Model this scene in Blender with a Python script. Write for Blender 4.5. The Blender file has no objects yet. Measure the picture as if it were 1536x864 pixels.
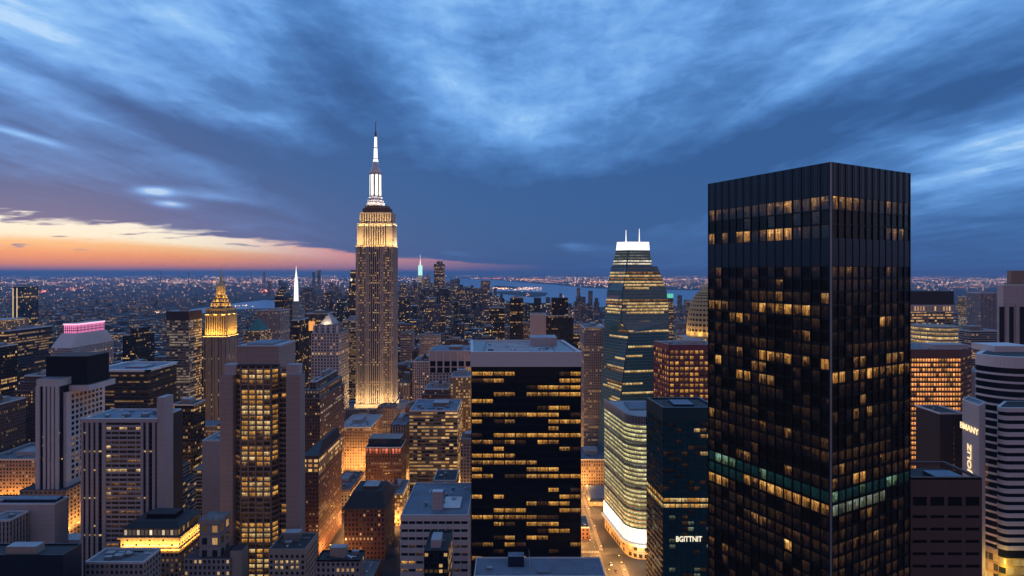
import bpy, math, random
import numpy as np
R = math.radians
D = bpy.data
S = bpy.context.scene

# ------------------------------------------------------------------ camera
HC = 260.0                      # the roof terrace the picture is taken from, metres above the street
FPX, CX, CY = 860.0, 768.0, 410.0   # focal length in photo pixels, vertical centre line, horizon row
cam_d = D.cameras.new('camera'); cam = D.objects.new('camera', cam_d)
S.collection.objects.link(cam); S.camera = cam
cam.location = (0, 0, HC); cam.rotation_euler = (R(90), 0, 0)
cam_d.sensor_width = 36.0; cam_d.lens = 36.0 * FPX / 1536.0
cam_d.shift_y = -(432.0 - CY) / 1536.0
cam_d.clip_start = 1.0; cam_d.clip_end = 400000.0

# ------------------------------------------------------------------ render and exposure
S.render.engine = 'CYCLES'
S.view_settings.view_transform = 'Standard'; S.view_settings.look = 'None'
S.view_settings.exposure = 0.0; S.view_settings.gamma = 1.0
S.view_settings.use_curve_mapping = False
cy = S.cycles
cy.max_bounces = 5; cy.diffuse_bounces = 2; cy.glossy_bounces = 3; cy.transmission_bounces = 2
cy.volume_bounces = 0; cy.transparent_max_bounces = 4
cy.sample_clamp_indirect = 2.0; cy.sample_clamp_direct = 12.0
cy.caustics_reflective = False; cy.caustics_refractive = False
cy.use_denoising = True
try:
    cy.denoiser = 'OPENIMAGEDENOISE'; cy.denoising_input_passes = 'RGB_ALBEDO_NORMAL'; cy.denoising_prefilter = 'ACCURATE'
except Exception: pass

# ------------------------------------------------------------------ node expression helper
def s2l(c):
    c = c / 255.0
    return c / 12.92 if c <= 0.04045 else ((c + 0.055) / 1.055) ** 2.4
def rgb(r, g, b, k=1.0):
    return (s2l(r) * k, s2l(g) * k, s2l(b) * k, 1.0)

class V:
    """a float socket that can be used in python arithmetic"""
    def __init__(s, nt, sock): s.nt = nt; s.s = sock
    def _m(s, op, *a, clamp=False):
        n = s.nt.nodes.new('ShaderNodeMath'); n.operation = op; n.use_clamp = clamp
        for i, x in enumerate((s,) + a):
            if isinstance(x, V): s.nt.links.new(x.s, n.inputs[i])
            else: n.inputs[i].default_value = float(x)
        return V(s.nt, n.outputs[0])
    def __add__(s, o): return s._m('ADD', o)
    __radd__ = __add__
    def __mul__(s, o): return s._m('MULTIPLY', o)
    __rmul__ = __mul__
    def __sub__(s, o): return s._m('SUBTRACT', o)
    def __rsub__(s, o): return (s * -1.0) + o
    def __truediv__(s, o): return s._m('DIVIDE', o)
    def mx(s, o): return s._m('MAXIMUM', o)
    def mn(s, o): return s._m('MINIMUM', o)
    def fract(s): return s._m('FRACT')
    def floor(s): return s._m('FLOOR')
    def absv(s): return s._m('ABSOLUTE')
    def gt(s, o): return s._m('GREATER_THAN', o)
    def lt(s, o): return s._m('LESS_THAN', o)
    def clamp(s): return s._m('ADD', 0.0, clamp=True)
    def exp(s): return s._m('EXPONENT')
    def pw(s, o): return s._m('POWER', o)
    def smooth(s, a, b, lo=0.0, hi=1.0):
        n = s.nt.nodes.new('ShaderNodeMapRange'); n.interpolation_type = 'SMOOTHSTEP'
        s.nt.links.new(s.s, n.inputs[0])
        n.inputs[1].default_value = a; n.inputs[2].default_value = b
        n.inputs[3].default_value = lo; n.inputs[4].default_value = hi
        return V(s.nt, n.outputs[0])
    def lin(s, a, b, lo=0.0, hi=1.0):
        n = s.nt.nodes.new('ShaderNodeMapRange'); n.clamp = True
        s.nt.links.new(s.s, n.inputs[0])
        n.inputs[1].default_value = a; n.inputs[2].default_value = b
        n.inputs[3].default_value = lo; n.inputs[4].default_value = hi
        return V(s.nt, n.outputs[0])

def comb(nt, x, y, z=0.0):
    n = nt.nodes.new('ShaderNodeCombineXYZ')
    for i, a in enumerate((x, y, z)):
        if isinstance(a, V): nt.links.new(a.s, n.inputs[i])
        else: n.inputs[i].default_value = float(a)
    return n.outputs[0]
def noise(nt, vec, scale=1.0, detail=3.0, rough=0.5, dist=0.0):
    n = nt.nodes.new('ShaderNodeTexNoise')
    nt.links.new(vec, n.inputs['Vector'])
    n.inputs['Scale'].default_value = scale; n.inputs['Detail'].default_value = detail
    n.inputs['Roughness'].default_value = rough; n.inputs['Distortion'].default_value = dist
    return V(nt, n.outputs[0])
def wnoise(nt, vec):
    n = nt.nodes.new('ShaderNodeTexWhiteNoise'); n.noise_dimensions = '3D'
    nt.links.new(vec, n.inputs[0])
    return V(nt, n.outputs[0])
def setin(nt, sock, x):
    if isinstance(x, V): nt.links.new(x.s, sock)
    elif hasattr(x, 'is_output'): nt.links.new(x, sock)
    else: sock.default_value = x
def mixc(nt, f, a, b, mode='MIX'):
    n = nt.nodes.new('ShaderNodeMix'); n.data_type = 'RGBA'; n.blend_type = mode
    setin(nt, n.inputs[0], f); setin(nt, n.inputs[6], a); setin(nt, n.inputs[7], b)
    return n.outputs[2]
def scalec(nt, c, f):
    n = nt.nodes.new('ShaderNodeVectorMath'); n.operation = 'SCALE'
    setin(nt, n.inputs[0], c if hasattr(c, 'is_output') else c[:3]); setin(nt, n.inputs[3], f)
    return n.outputs[0]
def ramp(nt, f, stops):
    n = nt.nodes.new('ShaderNodeValToRGB'); nt.links.new(f.s, n.inputs[0])
    e = n.color_ramp.elements
    while len(e) > 1: e.remove(e[-1])
    e[0].position = stops[0][0]; e[0].color = stops[0][1]
    for p, c in stops[1:]:
        k = e.new(p); k.color = c
    return n.outputs[0]

# ------------------------------------------------------------------ world: dusk sky with wind-drawn cloud
W = D.worlds.new('World'); S.world = W; W.use_nodes = True
nt = W.node_tree; nt.nodes.clear()
tc = nt.nodes.new('ShaderNodeTexCoord')
sp = nt.nodes.new('ShaderNodeSeparateXYZ'); nt.links.new(tc.outputs['Generated'], sp.inputs[0])
dx, dy, dz = (V(nt, sp.outputs[i]) for i in range(3))
fy = dy.mx(0.12)
el = dz.mx(0.0)
# cloud layer seen in perspective: u across, v along the wind
cu = dx / (el + 0.055); cv = dy / (el + 0.055)
warp = noise(nt, comb(nt, cu * 0.30, cv * 0.14, 3.1), 1.0, 3.0, 0.55) - 0.5
warp2 = noise(nt, comb(nt, cu * 0.30, cv * 0.14, 9.7), 1.0, 3.0, 0.55) - 0.5
# tangent coordinates in hundredths of the focal length (a direction, so the same from anywhere)
gx = dx / fy * FPX + warp * 150.0
gy = dz / fy * FPX + warp2 * 70.0
def blob(px, py, sx, sy, ang, k):
    a = R(ang); cx_, cy_ = px - CX, CY - py
    ax = gx - cx_; ay = gy - cy_
    p = (ax * (math.cos(a) / sx) + ay * (math.sin(a) / sx))
    q = (ax * (-math.sin(a) / sy) + ay * (math.cos(a) / sy))
    return ((p * p + q * q) * -1.0).exp() * k
base = (dz / fy * FPX).lin(40, 420, 0.15, 0.74)
parts = [
    # bright openings
    (40, 50, 240, 62, -22, 0.55), (150, 190, 280, 22, -24, 0.34), (385, 186, 60, 15, -8, 0.40),
    (805, 205, 110, 46, -20, 0.20), (690, 120, 200, 70, -52, 0.12), (960, 110, 260, 90, 14, 0.12), (1330, 190, 200, 22, 22, 0.20),
    (1500, 240, 150, 42, 20, 0.42), (860, 363, 42, 6, -6, 0.42), (250, 20, 160, 40, -30, 0.16), (1330, 40, 260, 40, 26, 0.14),
    (30, 198, 80, 6, -16, 0.60), (250, 293, 32, 7, -6, 0.85), (272, 313, 28, 6, -6, 0.75), (700, 376, 40, 5, -3, 0.30), (330, 300, 60, 8, -8, 0.35), (450, 215, 60, 16, -10, 0.22),
    # darker bands
    (130, 140, 270, 24, -24, -0.42), (330, 250, 320, 40, -16, -0.34), (480, 80, 150, 70, -62, -0.30), (560, 255, 240, 60, -10, -0.26),
    (760, 285, 280, 50, 8, -0.28), (1180, 225, 430, 40, 19, -0.50), (1480, 130, 220, 42, 21, -0.46), (960, 305, 260, 44, 6, -0.22), (0, 300, 240, 45, -8, -0.30),
    (1080, 60, 120, 30, 40, -0.16),
]
bl_n = (noise(nt, comb(nt, cu * 1.1, cv * 0.5, 21.0), 1.0, 4.0, 0.6, 0.4) - 0.5) * 2.2 + 1.0
f = base
for p in parts: f = f + blob(*p) * bl_n
st1 = noise(nt, comb(nt, cu * 0.85 + warp * 1.6, cv * 0.15, 1.0), 1.0, 5.0, 0.58, 0.25) - 0.5
st2 = noise(nt, comb(nt, cu * 2.6 + warp * 2.5, cv * 0.42, 5.0), 1.0, 4.0, 0.60, 0.3) - 0.5
puf = noise(nt, comb(nt, dx * 1.0, dz * 2.2, 0.0), 14.0, 6.0, 0.62, 0.4) - 0.5
puf2 = noise(nt, comb(nt, dx * 2.2, dz * 5.0, 4.0), 9.0, 6.0, 0.66, 0.8) - 0.5
st3 = noise(nt, comb(nt, dx / fy * 1.7 + warp * 1.5, dz / fy * 14.0, 12.0), 1.0, 5.0, 0.62, 0.5) - 0.5
sw = gy - gx.absv() * 0.27
st4 = noise(nt, comb(nt, gx * 0.0021, sw * 0.0135, 33.0), 1.0, 6.0, 0.60, 0.35) - 0.5
hz = dz.smooth(0.02, 0.20)
cen = (dx / fy).absv().smooth(0.05, 0.55, 0.42, 1.0)
f = f + st1 * cen * (hz * 0.75 + 0.35) * 1.05 + st2 * cen * (hz * 0.60 + 0.34) + puf * (hz * 0.30 + 0.16) + puf2 * 0.30 + st3 * dz.smooth(0.30, 0.10, 0.15, 0.55) + st4 * dz.smooth(0.04, 0.16) * 0.62
cloud = ramp(nt, f.clamp(), [(0.0, rgb(50, 90, 146)), (0.20, rgb(60, 104, 164)), (0.45, rgb(79, 129, 192)), (0.68, rgb(106, 160, 226)), (0.88, rgb(138, 189, 243)), (1.0, rgb(178, 214, 250))])
# the sunset bank low on the left
ex = dx / fy * FPX + CX                      # bearing
ey = dz / fy * FPX                           # height above the horizon
lx = ex / 900.0
hgt = ramp(nt, lx.clamp(), [(0.0, (0.93,) * 3 + (1,)), (0.2, (0.80,) * 3 + (1,)), (0.42, (0.54,) * 3 + (1,)), (0.60, (0.29,) * 3 + (1,)), (0.78, (0.17,) * 3 + (1,)), (1.0, (0.10,) * 3 + (1,))])
hv = nt.nodes.new('ShaderNodeRGBToBW'); nt.links.new(hgt, hv.inputs[0]); hv = V(nt, hv.outputs[0])
sn = noise(nt, comb(nt, ex * 0.006, ey * 0.055, 2.0), 1.0, 5.0, 0.55, 0.4) - 0.5
sn2 = noise(nt, comb(nt, ex * 0.016, ey * 0.16, 7.0), 1.0, 4.0, 0.55, 0.5) - 0.5
t = ey / (hv * 100.0) + sn * 0.62 + sn2 * 0.34
tcol = ramp(nt, (ey / (hv * 100.0) * 0.8 + sn * 0.1).clamp(), [(0.0, rgb(132, 112, 160)), (0.05, rgb(205, 138, 142)), (0.13, rgb(246, 140, 100)), (0.28, rgb(254, 162, 100)), (0.42, rgb(255, 198, 136)), (0.54, rgb(255, 246, 218)), (1.0, rgb(255, 252, 246))])
tcol = mixc(nt, ex.smooth(260, 560), tcol, mixc(nt, t.clamp(), rgb(205, 135, 150), rgb(226, 150, 150)))
alpha = t.smooth(0.88, 1.04, 1.0, 0.0) * ex.smooth(520, 860, 1.0, 0.0) * dy.smooth(0.05, 0.35) * ex.smooth(-900, -100)
holes = ((sn2 + sn * 0.6).smooth(0.10, 0.24) * ey.smooth(26, 44)) * 0.8
alpha = alpha * (holes * -1.0 + 1.0)
purple = ey.smooth(60, 170, 1.0, 0.0) * ex.smooth(250, 700, 1.0, 0.0) * dy.smooth(0.05, 0.35) * 0.17
sky = mixc(nt, purple, cloud, rgb(112, 98, 148))
sky = mixc(nt, alpha, sky, tcol)
# behind the viewer: unseen sky opposite the sunset, tinted mauve to light the facades
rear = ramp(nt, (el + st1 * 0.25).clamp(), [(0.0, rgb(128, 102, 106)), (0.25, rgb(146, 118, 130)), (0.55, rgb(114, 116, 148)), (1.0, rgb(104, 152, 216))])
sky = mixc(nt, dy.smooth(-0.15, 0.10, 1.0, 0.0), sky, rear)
nis = nt.nodes.new('ShaderNodeTexSky'); nis.sky_type = 'NISHITA'; nis.sun_disc = False
SUN_AZ, SUN_EL = R(-40.0), R(1.5)
nis.sun_elevation = SUN_EL; nis.sun_rotation = SUN_AZ % (2 * math.pi)
nis.air_density = 1.0; nis.dust_density = 1.0; nis.ozone_density = 3.0
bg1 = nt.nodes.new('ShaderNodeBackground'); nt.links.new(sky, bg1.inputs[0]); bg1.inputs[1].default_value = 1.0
bg2 = nt.nodes.new('ShaderNodeBackground'); nt.links.new(nis.outputs[0], bg2.inputs[0]); bg2.inputs[1].default_value = 0.02
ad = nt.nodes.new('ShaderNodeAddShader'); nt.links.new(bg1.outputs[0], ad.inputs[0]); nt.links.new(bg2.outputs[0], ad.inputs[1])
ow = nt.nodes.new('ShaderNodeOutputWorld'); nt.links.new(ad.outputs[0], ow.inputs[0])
W.cycles.sampling_method = 'MANUAL'; W.cycles.sample_map_resolution = 512
# the sun has just set: a weak, soft, pink remnant from the bright bank on the left
sl = D.lights.new('sun', 'SUN'); sl.energy = 0.22; sl.angle = R(12); sl.color = (1.0, 0.55, 0.42)
sun = D.objects.new('sun', sl); S.collection.objects.link(sun)
sun.rotation_euler = (R(90) - SUN_EL, 0, math.pi - SUN_AZ)
# ------------------------------------------------------------------ placing helpers
rnd = random.Random(11)
def X(px, d): return (px - CX) / FPX * d          # world x of a photo column at distance d
def Z(py, d): return HC - (py - CY) / FPX * d     # world height of a photo row at distance d
def proj(x, y, z): return CX + FPX * x / y, CY - FPX * (z - HC) / y

# ------------------------------------------------------------------ materials
def new_mat(name):
    m = D.materials.new(name); m.use_nodes = True
    nt = m.node_tree; nt.nodes.clear()
    b = nt.nodes.new('ShaderNodeBsdfPrincipled'); o = nt.nodes.new('ShaderNodeOutputMaterial')
    nt.links.new(b.outputs[0], o.inputs[0])
    m.cycles.emission_sampling = 'NONE'
    return m, nt, b
def surf(name, col, rough=0.7, var=0.25, scale=0.12, metal=0.0, spec=0.3, streak=0.0, lines=None):
    """weathered plain surface; lines = (horizontal pitch, strength) for panel joints"""
    m, nt, b = new_mat(name)
    tc = nt.nodes.new('ShaderNodeTexCoord'); ob = tc.outputs['Object']
    n1 = noise(nt, ob, scale, 4.0, 0.6); n2 = noise(nt, ob, scale * 9, 3.0, 0.6)
    f = (n1 - 0.5) * (var * 1.6) + (n2 - 0.5) * var + 1.0
    if streak:
        sp = nt.nodes.new('ShaderNodeSeparateXYZ'); nt.links.new(ob, sp.inputs[0])
        x, y, z = (V(nt, sp.outputs[i]) for i in range(3))
        f = f + (noise(nt, comb(nt, x * 1.3, y * 1.3, z * 0.03), 1.0, 3.0, 0.6) - 0.5) * streak
    if lines:
        sp = nt.nodes.new('ShaderNodeSeparateXYZ'); nt.links.new(ob, sp.inputs[0])
        z = V(nt, sp.outputs[2])
        f = f * (((z / lines[0]).fract().lt(0.10)) * (-lines[1]) + 1.0)
    c = scalec(nt, col, f)
    nt.links.new(c, b.inputs['Base Color'])
    b.inputs['Roughness'].default_value = rough; b.inputs['Metallic'].default_value = metal
    b.inputs['Specular IOR Level'].default_value = spec
    return m
def glass(name, col, rough=0.06, spec=0.5, wav=0.02):
    m, nt, b = new_mat(name)
    tc = nt.nodes.new('ShaderNodeTexCoord')
    n = noise(nt, tc.outputs['Object'], 0.35, 2.0, 0.5)
    nt.links.new(scalec(nt, col, n * 0.8 + 0.6), b.inputs['Base Color'])
    b.inputs['Roughness'].default_value = rough; b.inputs['Specular IOR Level'].default_value = spec
    bp = nt.nodes.new('ShaderNodeBump'); bp.inputs['Strength'].default_value = wav; bp.inputs['Distance'].default_value = 1.0
    nt.links.new(n.s, bp.inputs['Height']); nt.links.new(bp.outputs[0], b.inputs['Normal'])
    return m
def lamp_mat(name, col, k, sample=False):
    m, nt, b = new_mat(name)
    b.inputs['Base Color'].default_value = (0.25 + 0.6 * col[0], 0.25 + 0.6 * col[1], 0.25 + 0.6 * col[2], 1)
    b.inputs['Emission Color'].default_value = (*col[:3], 1); b.inputs['Emission Strength'].default_value = k
    if sample: m.cycles.emission_sampling = 'AUTO'
    return m
def pane(name, col, k, contrast=1.0, rough=0.1, base=(0.012, 0.013, 0.016)):
    """a window pane with a lit room behind: ceiling lights, blinds, furniture"""
    m, nt, b = new_mat(name)
    tc = nt.nodes.new('ShaderNodeTexCoord'); oi = nt.nodes.new('ShaderNodeObjectInfo')
    sp = nt.nodes.new('ShaderNodeSeparateXYZ'); nt.links.new(tc.outputs['UV'], sp.inputs[0])
    r = V(nt, oi.outputs['Random'])
    u = V(nt, sp.outputs[0]) + r * 733.0; v = V(nt, sp.outputs[1])
    room = wnoise(nt, comb(nt, (u * 0.19).floor(), 3.0, 0.0))
    n = noise(nt, comb(nt, u * 2.4, v * 1.3, r * 40.0), 1.0, 3.0, 0.7)
    cl = noise(nt, comb(nt, u * 0.55 + v * 0.8, v * 8.0, r * 17.0), 1.0, 2.0, 0.5)
    blind = wnoise(nt, comb(nt, (u * 0.71).floor(), 1.0, 0.0))
    part = wnoise(nt, comb(nt, (u * 1.7).floor(), 5.0, 0.0))
    bl = v.gt(blind * 1.5 - 0.45) * 0.45 + 0.55
    f = n.smooth(0.30, 0.70, 0.30, 1.20) * bl * (room * 0.8 + 0.55) * (part * 0.5 + 0.75) * (v * 0.7 + 0.6)
    f = f + cl.smooth(0.56, 0.66) * v.smooth(0.50, 0.80) * 0.9
    mull = ((u * 0.71).fract()).lt(0.07) * -0.85 + 1.0
    f = f * mull
    f = (f - 0.8) * contrast + 0.8
    f = f.mx(0.03)
    hot = mixc(nt, f.smooth(0.9, 1.7), (*col[:3], 1), (min(1, col[0] * 1.05), min(1, col[1] * 1.3 + 0.02), min(1, col[2] * 1.7 + 0.03), 1))
    q_ = min(0.22, k * 0.3); nt.links.new(mixc(nt, f.clamp(), (*base, 1), (q_ * col[0] + .01, q_ * col[1] + .01, q_ * col[2] + .01, 1)), b.inputs['Base Color']); b.inputs['Roughness'].default_value = rough
    nt.links.new(hot, b.inputs['Emission Color']); nt.links.new((f * k).s, b.inputs['Emission Strength'])
    return m
def facade(name, wall, gl=(0.015, 0.018, 0.024), ww=0.6, wh=0.55, p=0.12, lit=(1.0, 0.46, 0.12), k=0.7, rowp=0.1, rowk=0.5, rough=0.75, grough=0.12, dim=0.35, var=0.3, pier=0.0):
    """a wall of windows one bay x one storey to a UV unit; rows and single rooms lit"""
    m, nt, b = new_mat(name)
    tc = nt.nodes.new('ShaderNodeTexCoord')
    sp = nt.nodes.new('ShaderNodeSeparateXYZ'); nt.links.new(tc.outputs['UV'], sp.inputs[0])
    u = V(nt, sp.outputs[0]); v = V(nt, sp.outputs[1])
    fu, fv, iu, iv = u.fract(), v.fract(), u.floor(), v.floor()
    a0 = (1 - ww) / 2; b0 = (1 - wh) * 0.45
    mask = fu.gt(a0) * fu.lt(1 - a0) * fv.gt(b0) * fv.lt(b0 + wh)
    h1 = wnoise(nt, comb(nt, iu, iv, 1.5)); h2 = wnoise(nt, comb(nt, iu, iv, 7.5))
    hr = wnoise(nt, comb(nt, 3.0, iv, 2.5)); hs = wnoise(nt, comb(nt, (iu * 0.14).floor(), iv, 4.5))
    thr = hr.lt(rowp) * rowk + p
    on = (h1.lt(thr) + h1.lt(0.85) * hs.lt(rowp * 0.6)).mn(1.0)
    dimm = h1.lt(thr * 2.4) * dim * 0.25
    inner = noise(nt, comb(nt, u * 5.0, v * 3.0, 0.0), 1.0, 2.0, 0.6)
    e = mask * (on * (h2 * 0.8 + 0.35) + dimm) * (inner * 1.2 + 0.4)
    ob = tc.outputs['Object']
    nv = noise(nt, ob, 0.05, 4.0, 0.6); nv2 = noise(nt, ob, 0.9, 2.0, 0.6)
    wf = (nv - 0.5) * var * 2 + (nv2 - 0.5) * var + 1.0
    wf = wf * (fv.lt(0.07) * -0.35 + 1.0)
    if pier: wf = wf * (fu.lt(a0 * 0.9) * pier + (1.0 - pier * 0.5))
    wc = scalec(nt, wall, wf)
    gc = scalec(nt, gl, h2 * 1.0 + 0.4)
    gc = mixc(nt, (on * mask * (inner * 0.8 + 0.3)).clamp(), gc, (0.30, 0.22, 0.12, 1))
    col = mixc(nt, mask, wc, gc); nt.links.new(col, b.inputs['Base Color'])
    nt.links.new((mask * (grough - rough) + rough).s, b.inputs['Roughness'])
    b.inputs['Specular IOR Level'].default_value = 0.4
    hb = wnoise(nt, comb(nt, (iu * 0.0131).floor(), (iv * 0.0121).floor(), 9.5)); hb2 = wnoise(nt, comb(nt, (iu * 0.0131).floor(), (iv * 0.0121).floor(), 19.5))
    e = e * (hb * 1.1 + 0.35)
    ec = mixc(nt, h2, (*lit, 1), (min(1, lit[0]), min(1, lit[1] * 1.35), min(1, lit[2] * 2.0), 1))
    ec = mixc(nt, hb2.smooth(0.72, 0.80) * 0.75, ec, (1.0, 0.86, 0.66, 1))
    nt.links.new(ec, b.inputs['Emission Color']); nt.links.new((e * k).s, b.inputs['Emission Strength'])
    return m

M = {}
M['beige'] = surf('beige_concrete', (0.35, 0.27, 0.245), 0.8, 0.10, 0.05, streak=0.40, lines=(3.85, 0.22))
M['mauve'] = surf('grey_stone', (0.46, 0.395, 0.395), 0.75, 0.14, 0.05, streak=0.40, lines=(3.66, 0.16))
M['white_stone'] = surf('white_stone', (0.62, 0.56, 0.555), 0.7, 0.14, 0.06, streak=0.35)
M['slab'] = surf('painted_white_panel', (0.66, 0.60, 0.61), 0.5, 0.05, 0.03, streak=0.06)
M['lime'] = surf('limestone', (0.33, 0.285, 0.25), 0.8, 0.14, 0.05, streak=0.25)
M['tan'] = surf('tan_brick', (0.30, 0.21, 0.16), 0.85, 0.16, 0.08, streak=0.15)
M['panel_brown'] = surf('brown_panel', (0.105, 0.068, 0.066), 0.65, 0.15, 0.06, streak=0.3)
M['shaft_stone'] = surf('shaft_limestone', (0.40, 0.345, 0.31), 0.8, 0.12, 0.05, streak=0.2)
M['brown'] = surf('brown_brick', (0.15, 0.085, 0.065), 0.85, 0.2, 0.1, streak=0.15)
M['darkbrown'] = surf('dark_brown_panel', (0.040, 0.027, 0.027), 0.7, 0.15, 0.06, streak=0.1)
M['roof'] = surf('grey_roof_felt', (0.17, 0.18, 0.20), 0.85, 0.9, 0.10)
M['roof_light'] = surf('pale_roof_membrane', (0.34, 0.36, 0.39), 0.7, 0.6, 0.08)
M['roof_dark'] = surf('dark_roof_tar', (0.045, 0.045, 0.052), 0.8, 0.45, 0.12)
M['roof_blue'] = surf('blue_grey_roof', (0.15, 0.19, 0.25), 0.6, 0.7, 0.07)
M['coping'] = surf('pale_coping', (0.62, 0.64, 0.66), 0.5, 0.12, 0.2)
M['plant'] = surf('grey_plant_metal', (0.28, 0.28, 0.29), 0.45, 0.25, 0.4, metal=0.5)
M['dark_metal'] = surf('dark_metal', (0.03, 0.03, 0.035), 0.4, 0.2, 0.3, metal=0.6)
M['black'] = surf('black_cladding', (0.007, 0.007, 0.009), 0.5, 0.2, 0.2, spec=0.12)
M['bronze'] = surf('dark_bronze_frame', (0.014, 0.012, 0.012), 0.38, 0.2, 0.2, metal=0.3, spec=0.4)
M['navy'] = surf('dark_navy_louvre', (0.012, 0.018, 0.034), 0.32, 0.15, 0.1, spec=0.4)
M['teal_panel'] = surf('dark_teal_panel', (0.012, 0.050, 0.060), 0.3, 0.15, 0.1, spec=0.5)
M['gold_stone'] = surf('gilded_stone', (0.62, 0.46, 0.22), 0.6, 0.2, 0.15)
M['copper'] = surf('green_copper_roof', (0.05, 0.17, 0.15), 0.6, 0.3, 0.2)
M['steel'] = surf('bright_steel', (0.65, 0.66, 0.68), 0.35, 0.1, 0.3, metal=0.4)
M['g_dark'] = glass('dark_glass', (0.008, 0.009, 0.012), 0.08, 0.16)
M['g_bronze'] = glass('bronze_glass', (0.016, 0.012, 0.009), 0.07, 0.22)
M['g_teal'] = glass('teal_glass', (0.014, 0.060, 0.075), 0.05, 0.6)
M['g_facet'] = glass('blue_green_glass', (0.055, 0.19, 0.23), 0.05, 0.8)
M['g_blue'] = glass('blue_glass', (0.025, 0.05, 0.08), 0.05, 0.6)
AMB = (1.0, 0.44, 0.078); PALE = (1.0, 0.62, 0.22)
M['w_amber'] = pane('amber_lit_pane', AMB, 0.66)
M['w_mid'] = pane('half_lit_pane', (1.0, 0.44, 0.11), 0.24, 1.3)
M['w_half'] = pane('part_lit_pane', (1.0, .45, .10), .40, 1.2)
M['w_dim'] = pane('dim_pane', (1.0, 0.43, 0.14), 0.040, 1.1)
M['w_brown'] = pane('faint_brown_pane', (1.0, 0.45, 0.16), 0.0125, 1.1)
M['w_pale'] = pane('pale_lit_pane', PALE, 0.74)
M['w_white'] = pane('white_lit_pane', (1.0, 0.86, 0.60), 1.0)
M['w_lime'] = pane('greenish_lit_pane', (0.95, 0.88, 0.36), 0.80, 0.9)
M['w_limedim'] = pane('faint_greenish_pane', (0.80, 0.90, 0.55), 0.16, 1.1)
M['w_teal'] = pane('teal_pane', (0.08, 0.45, 0.42), 0.045, 0.7)
M['w_green'] = pane('pale_green_pane', (0.50, 0.85, 0.45), 0.22, 1.3)
M['h_amber'] = pane('bronze_amber_pane', (1.0, .44, .09), .55, 1.2)
M['h_mid'] = pane('bronze_half_lit_pane', (1.0, .42, .10), .17, 1.5)
M['h_dim'] = pane('bronze_dim_pane', (1.0, .42, .13), .032, 1.4)
M['h_brown'] = pane('bronze_faint_pane', (1.0, .45, .16), .013, 1.2)
M['w_red'] = pane('red_lit_pane', (1.0, 0.22, 0.10), 0.8)
M['w_orange'] = pane('orange_lit_pane', (1.0, 0.36, 0.09), 1.5, 0.7)
M['glow_white'] = lamp_mat('white_backlit_glass', (1.0, 0.95, 0.86), 1.35)  # backlit glass; antennas, rods and needle spire get brightness put in as glow
M['glow_edge'] = lamp_mat('warm_edge_light', (1.0, 0.70, 0.36), 0.8)
M['glow_pink'] = lamp_mat('pink_backlit_glass', (1.0, 0.24, 0.52), 1.15)
M['glow_green'] = lamp_mat('green_backlit_glass', (0.10, 0.75, 0.50), 0.7)
M['glow_sign'] = lamp_mat('warm_sign_letters', (1.0, 0.74, 0.36), 1.2)
M['glow_sign_white'] = lamp_mat('white_sign_letters', (1.0, 0.86, 0.62), 1.2)
M['lamp_warm'] = lamp_mat('sodium_lamp', (1.0, 0.50, 0.14), 8.0)
M['lamp_white'] = lamp_mat('white_lamp', (1.0, 0.85, 0.62), 8.0)

F = {}
F['brick'] = facade('brown_brick_front', (0.13, 0.075, 0.060), ww=0.5, wh=0.5, p=0.06, k=0.38)
F['brick_red'] = facade('red_brick_front', (0.17, 0.080, 0.060), ww=0.46, wh=0.5, p=0.07, k=0.42, lit=(1.0, 0.40, 0.13))
F['tan'] = facade('tan_stone_front', (0.30, 0.22, 0.17), ww=0.5, wh=0.5, p=0.08, k=0.42)
F['stone'] = facade('grey_stone_front', (0.30, 0.27, 0.27), ww=0.5, wh=0.55, p=0.05, k=0.38)
F['white'] = facade('pale_masonry_front', (0.42, 0.39, 0.39), ww=0.55, wh=0.5, p=0.05, k=0.38)
F['glass'] = facade('dark_glass_front', (0.02, 0.022, 0.026), ww=0.9, wh=0.72, p=0.04, k=0.45, rowp=0.18, rowk=0.4, rough=0.4)
F['blue'] = facade('blue_glass_front', (0.05, 0.065, 0.085), gl=(0.02, 0.035, 0.055), ww=0.86, wh=0.75, p=0.07, k=0.5, rowp=0.12, rough=0.4)
F['black'] = facade('black_glass_front', (0.010, 0.010, 0.013), gl=(0.006, 0.007, 0.009), ww=0.7, wh=0.6, p=0.05, k=0.45, rowp=0.08, rough=0.4)
F['ribbon'] = facade('ribbon_window_front', (0.33, 0.30, 0.30), ww=1.0, wh=0.48, p=0.05, k=0.4, rowp=0.12, rowk=0.45)
F['ribbon_lit'] = facade('lit_ribbon_front', (0.20, 0.18, 0.17), ww=0.94, wh=0.50, p=0.22, k=0.5, rowp=0.35, rowk=0.5)
F['ribbon_dark'] = facade('dark_ribbon_front', (0.05, 0.05, 0.055), ww=0.94, wh=0.5, p=0.04, k=0.42, rowp=0.30, rowk=0.5, rough=0.5)
F['ribbon_faint'] = facade('faint_ribbon_front', (0.022, 0.021, 0.024), ww=0.94, wh=0.45, p=0.02, k=0.30, rowp=0.16, rowk=0.45, rough=0.4)
F['gold_lit'] = facade('gold_lit_front', (0.34, 0.24, 0.15), ww=0.62, wh=0.55, p=0.42, k=0.75, rowp=0.2, lit=(1.0, 0.46, 0.11))
F['lobby'] = facade('lit_lobby_front', (0.40, 0.30, 0.12), ww=0.86, wh=0.7, p=0.7, k=0.55, rowp=0.2, lit=(1.0, 0.60, 0.12))
F['vert'] = facade('vertical_pier_front', (0.34, 0.31, 0.31), ww=0.42, wh=0.82, p=0.05, k=0.5, rowp=0.04, pier=0.3)
F['vert_dark'] = facade('dark_vertical_front', (0.085, 0.075, 0.08), ww=0.5, wh=0.85, p=0.06, k=0.5, rowp=0.06, pier=0.3)
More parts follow.
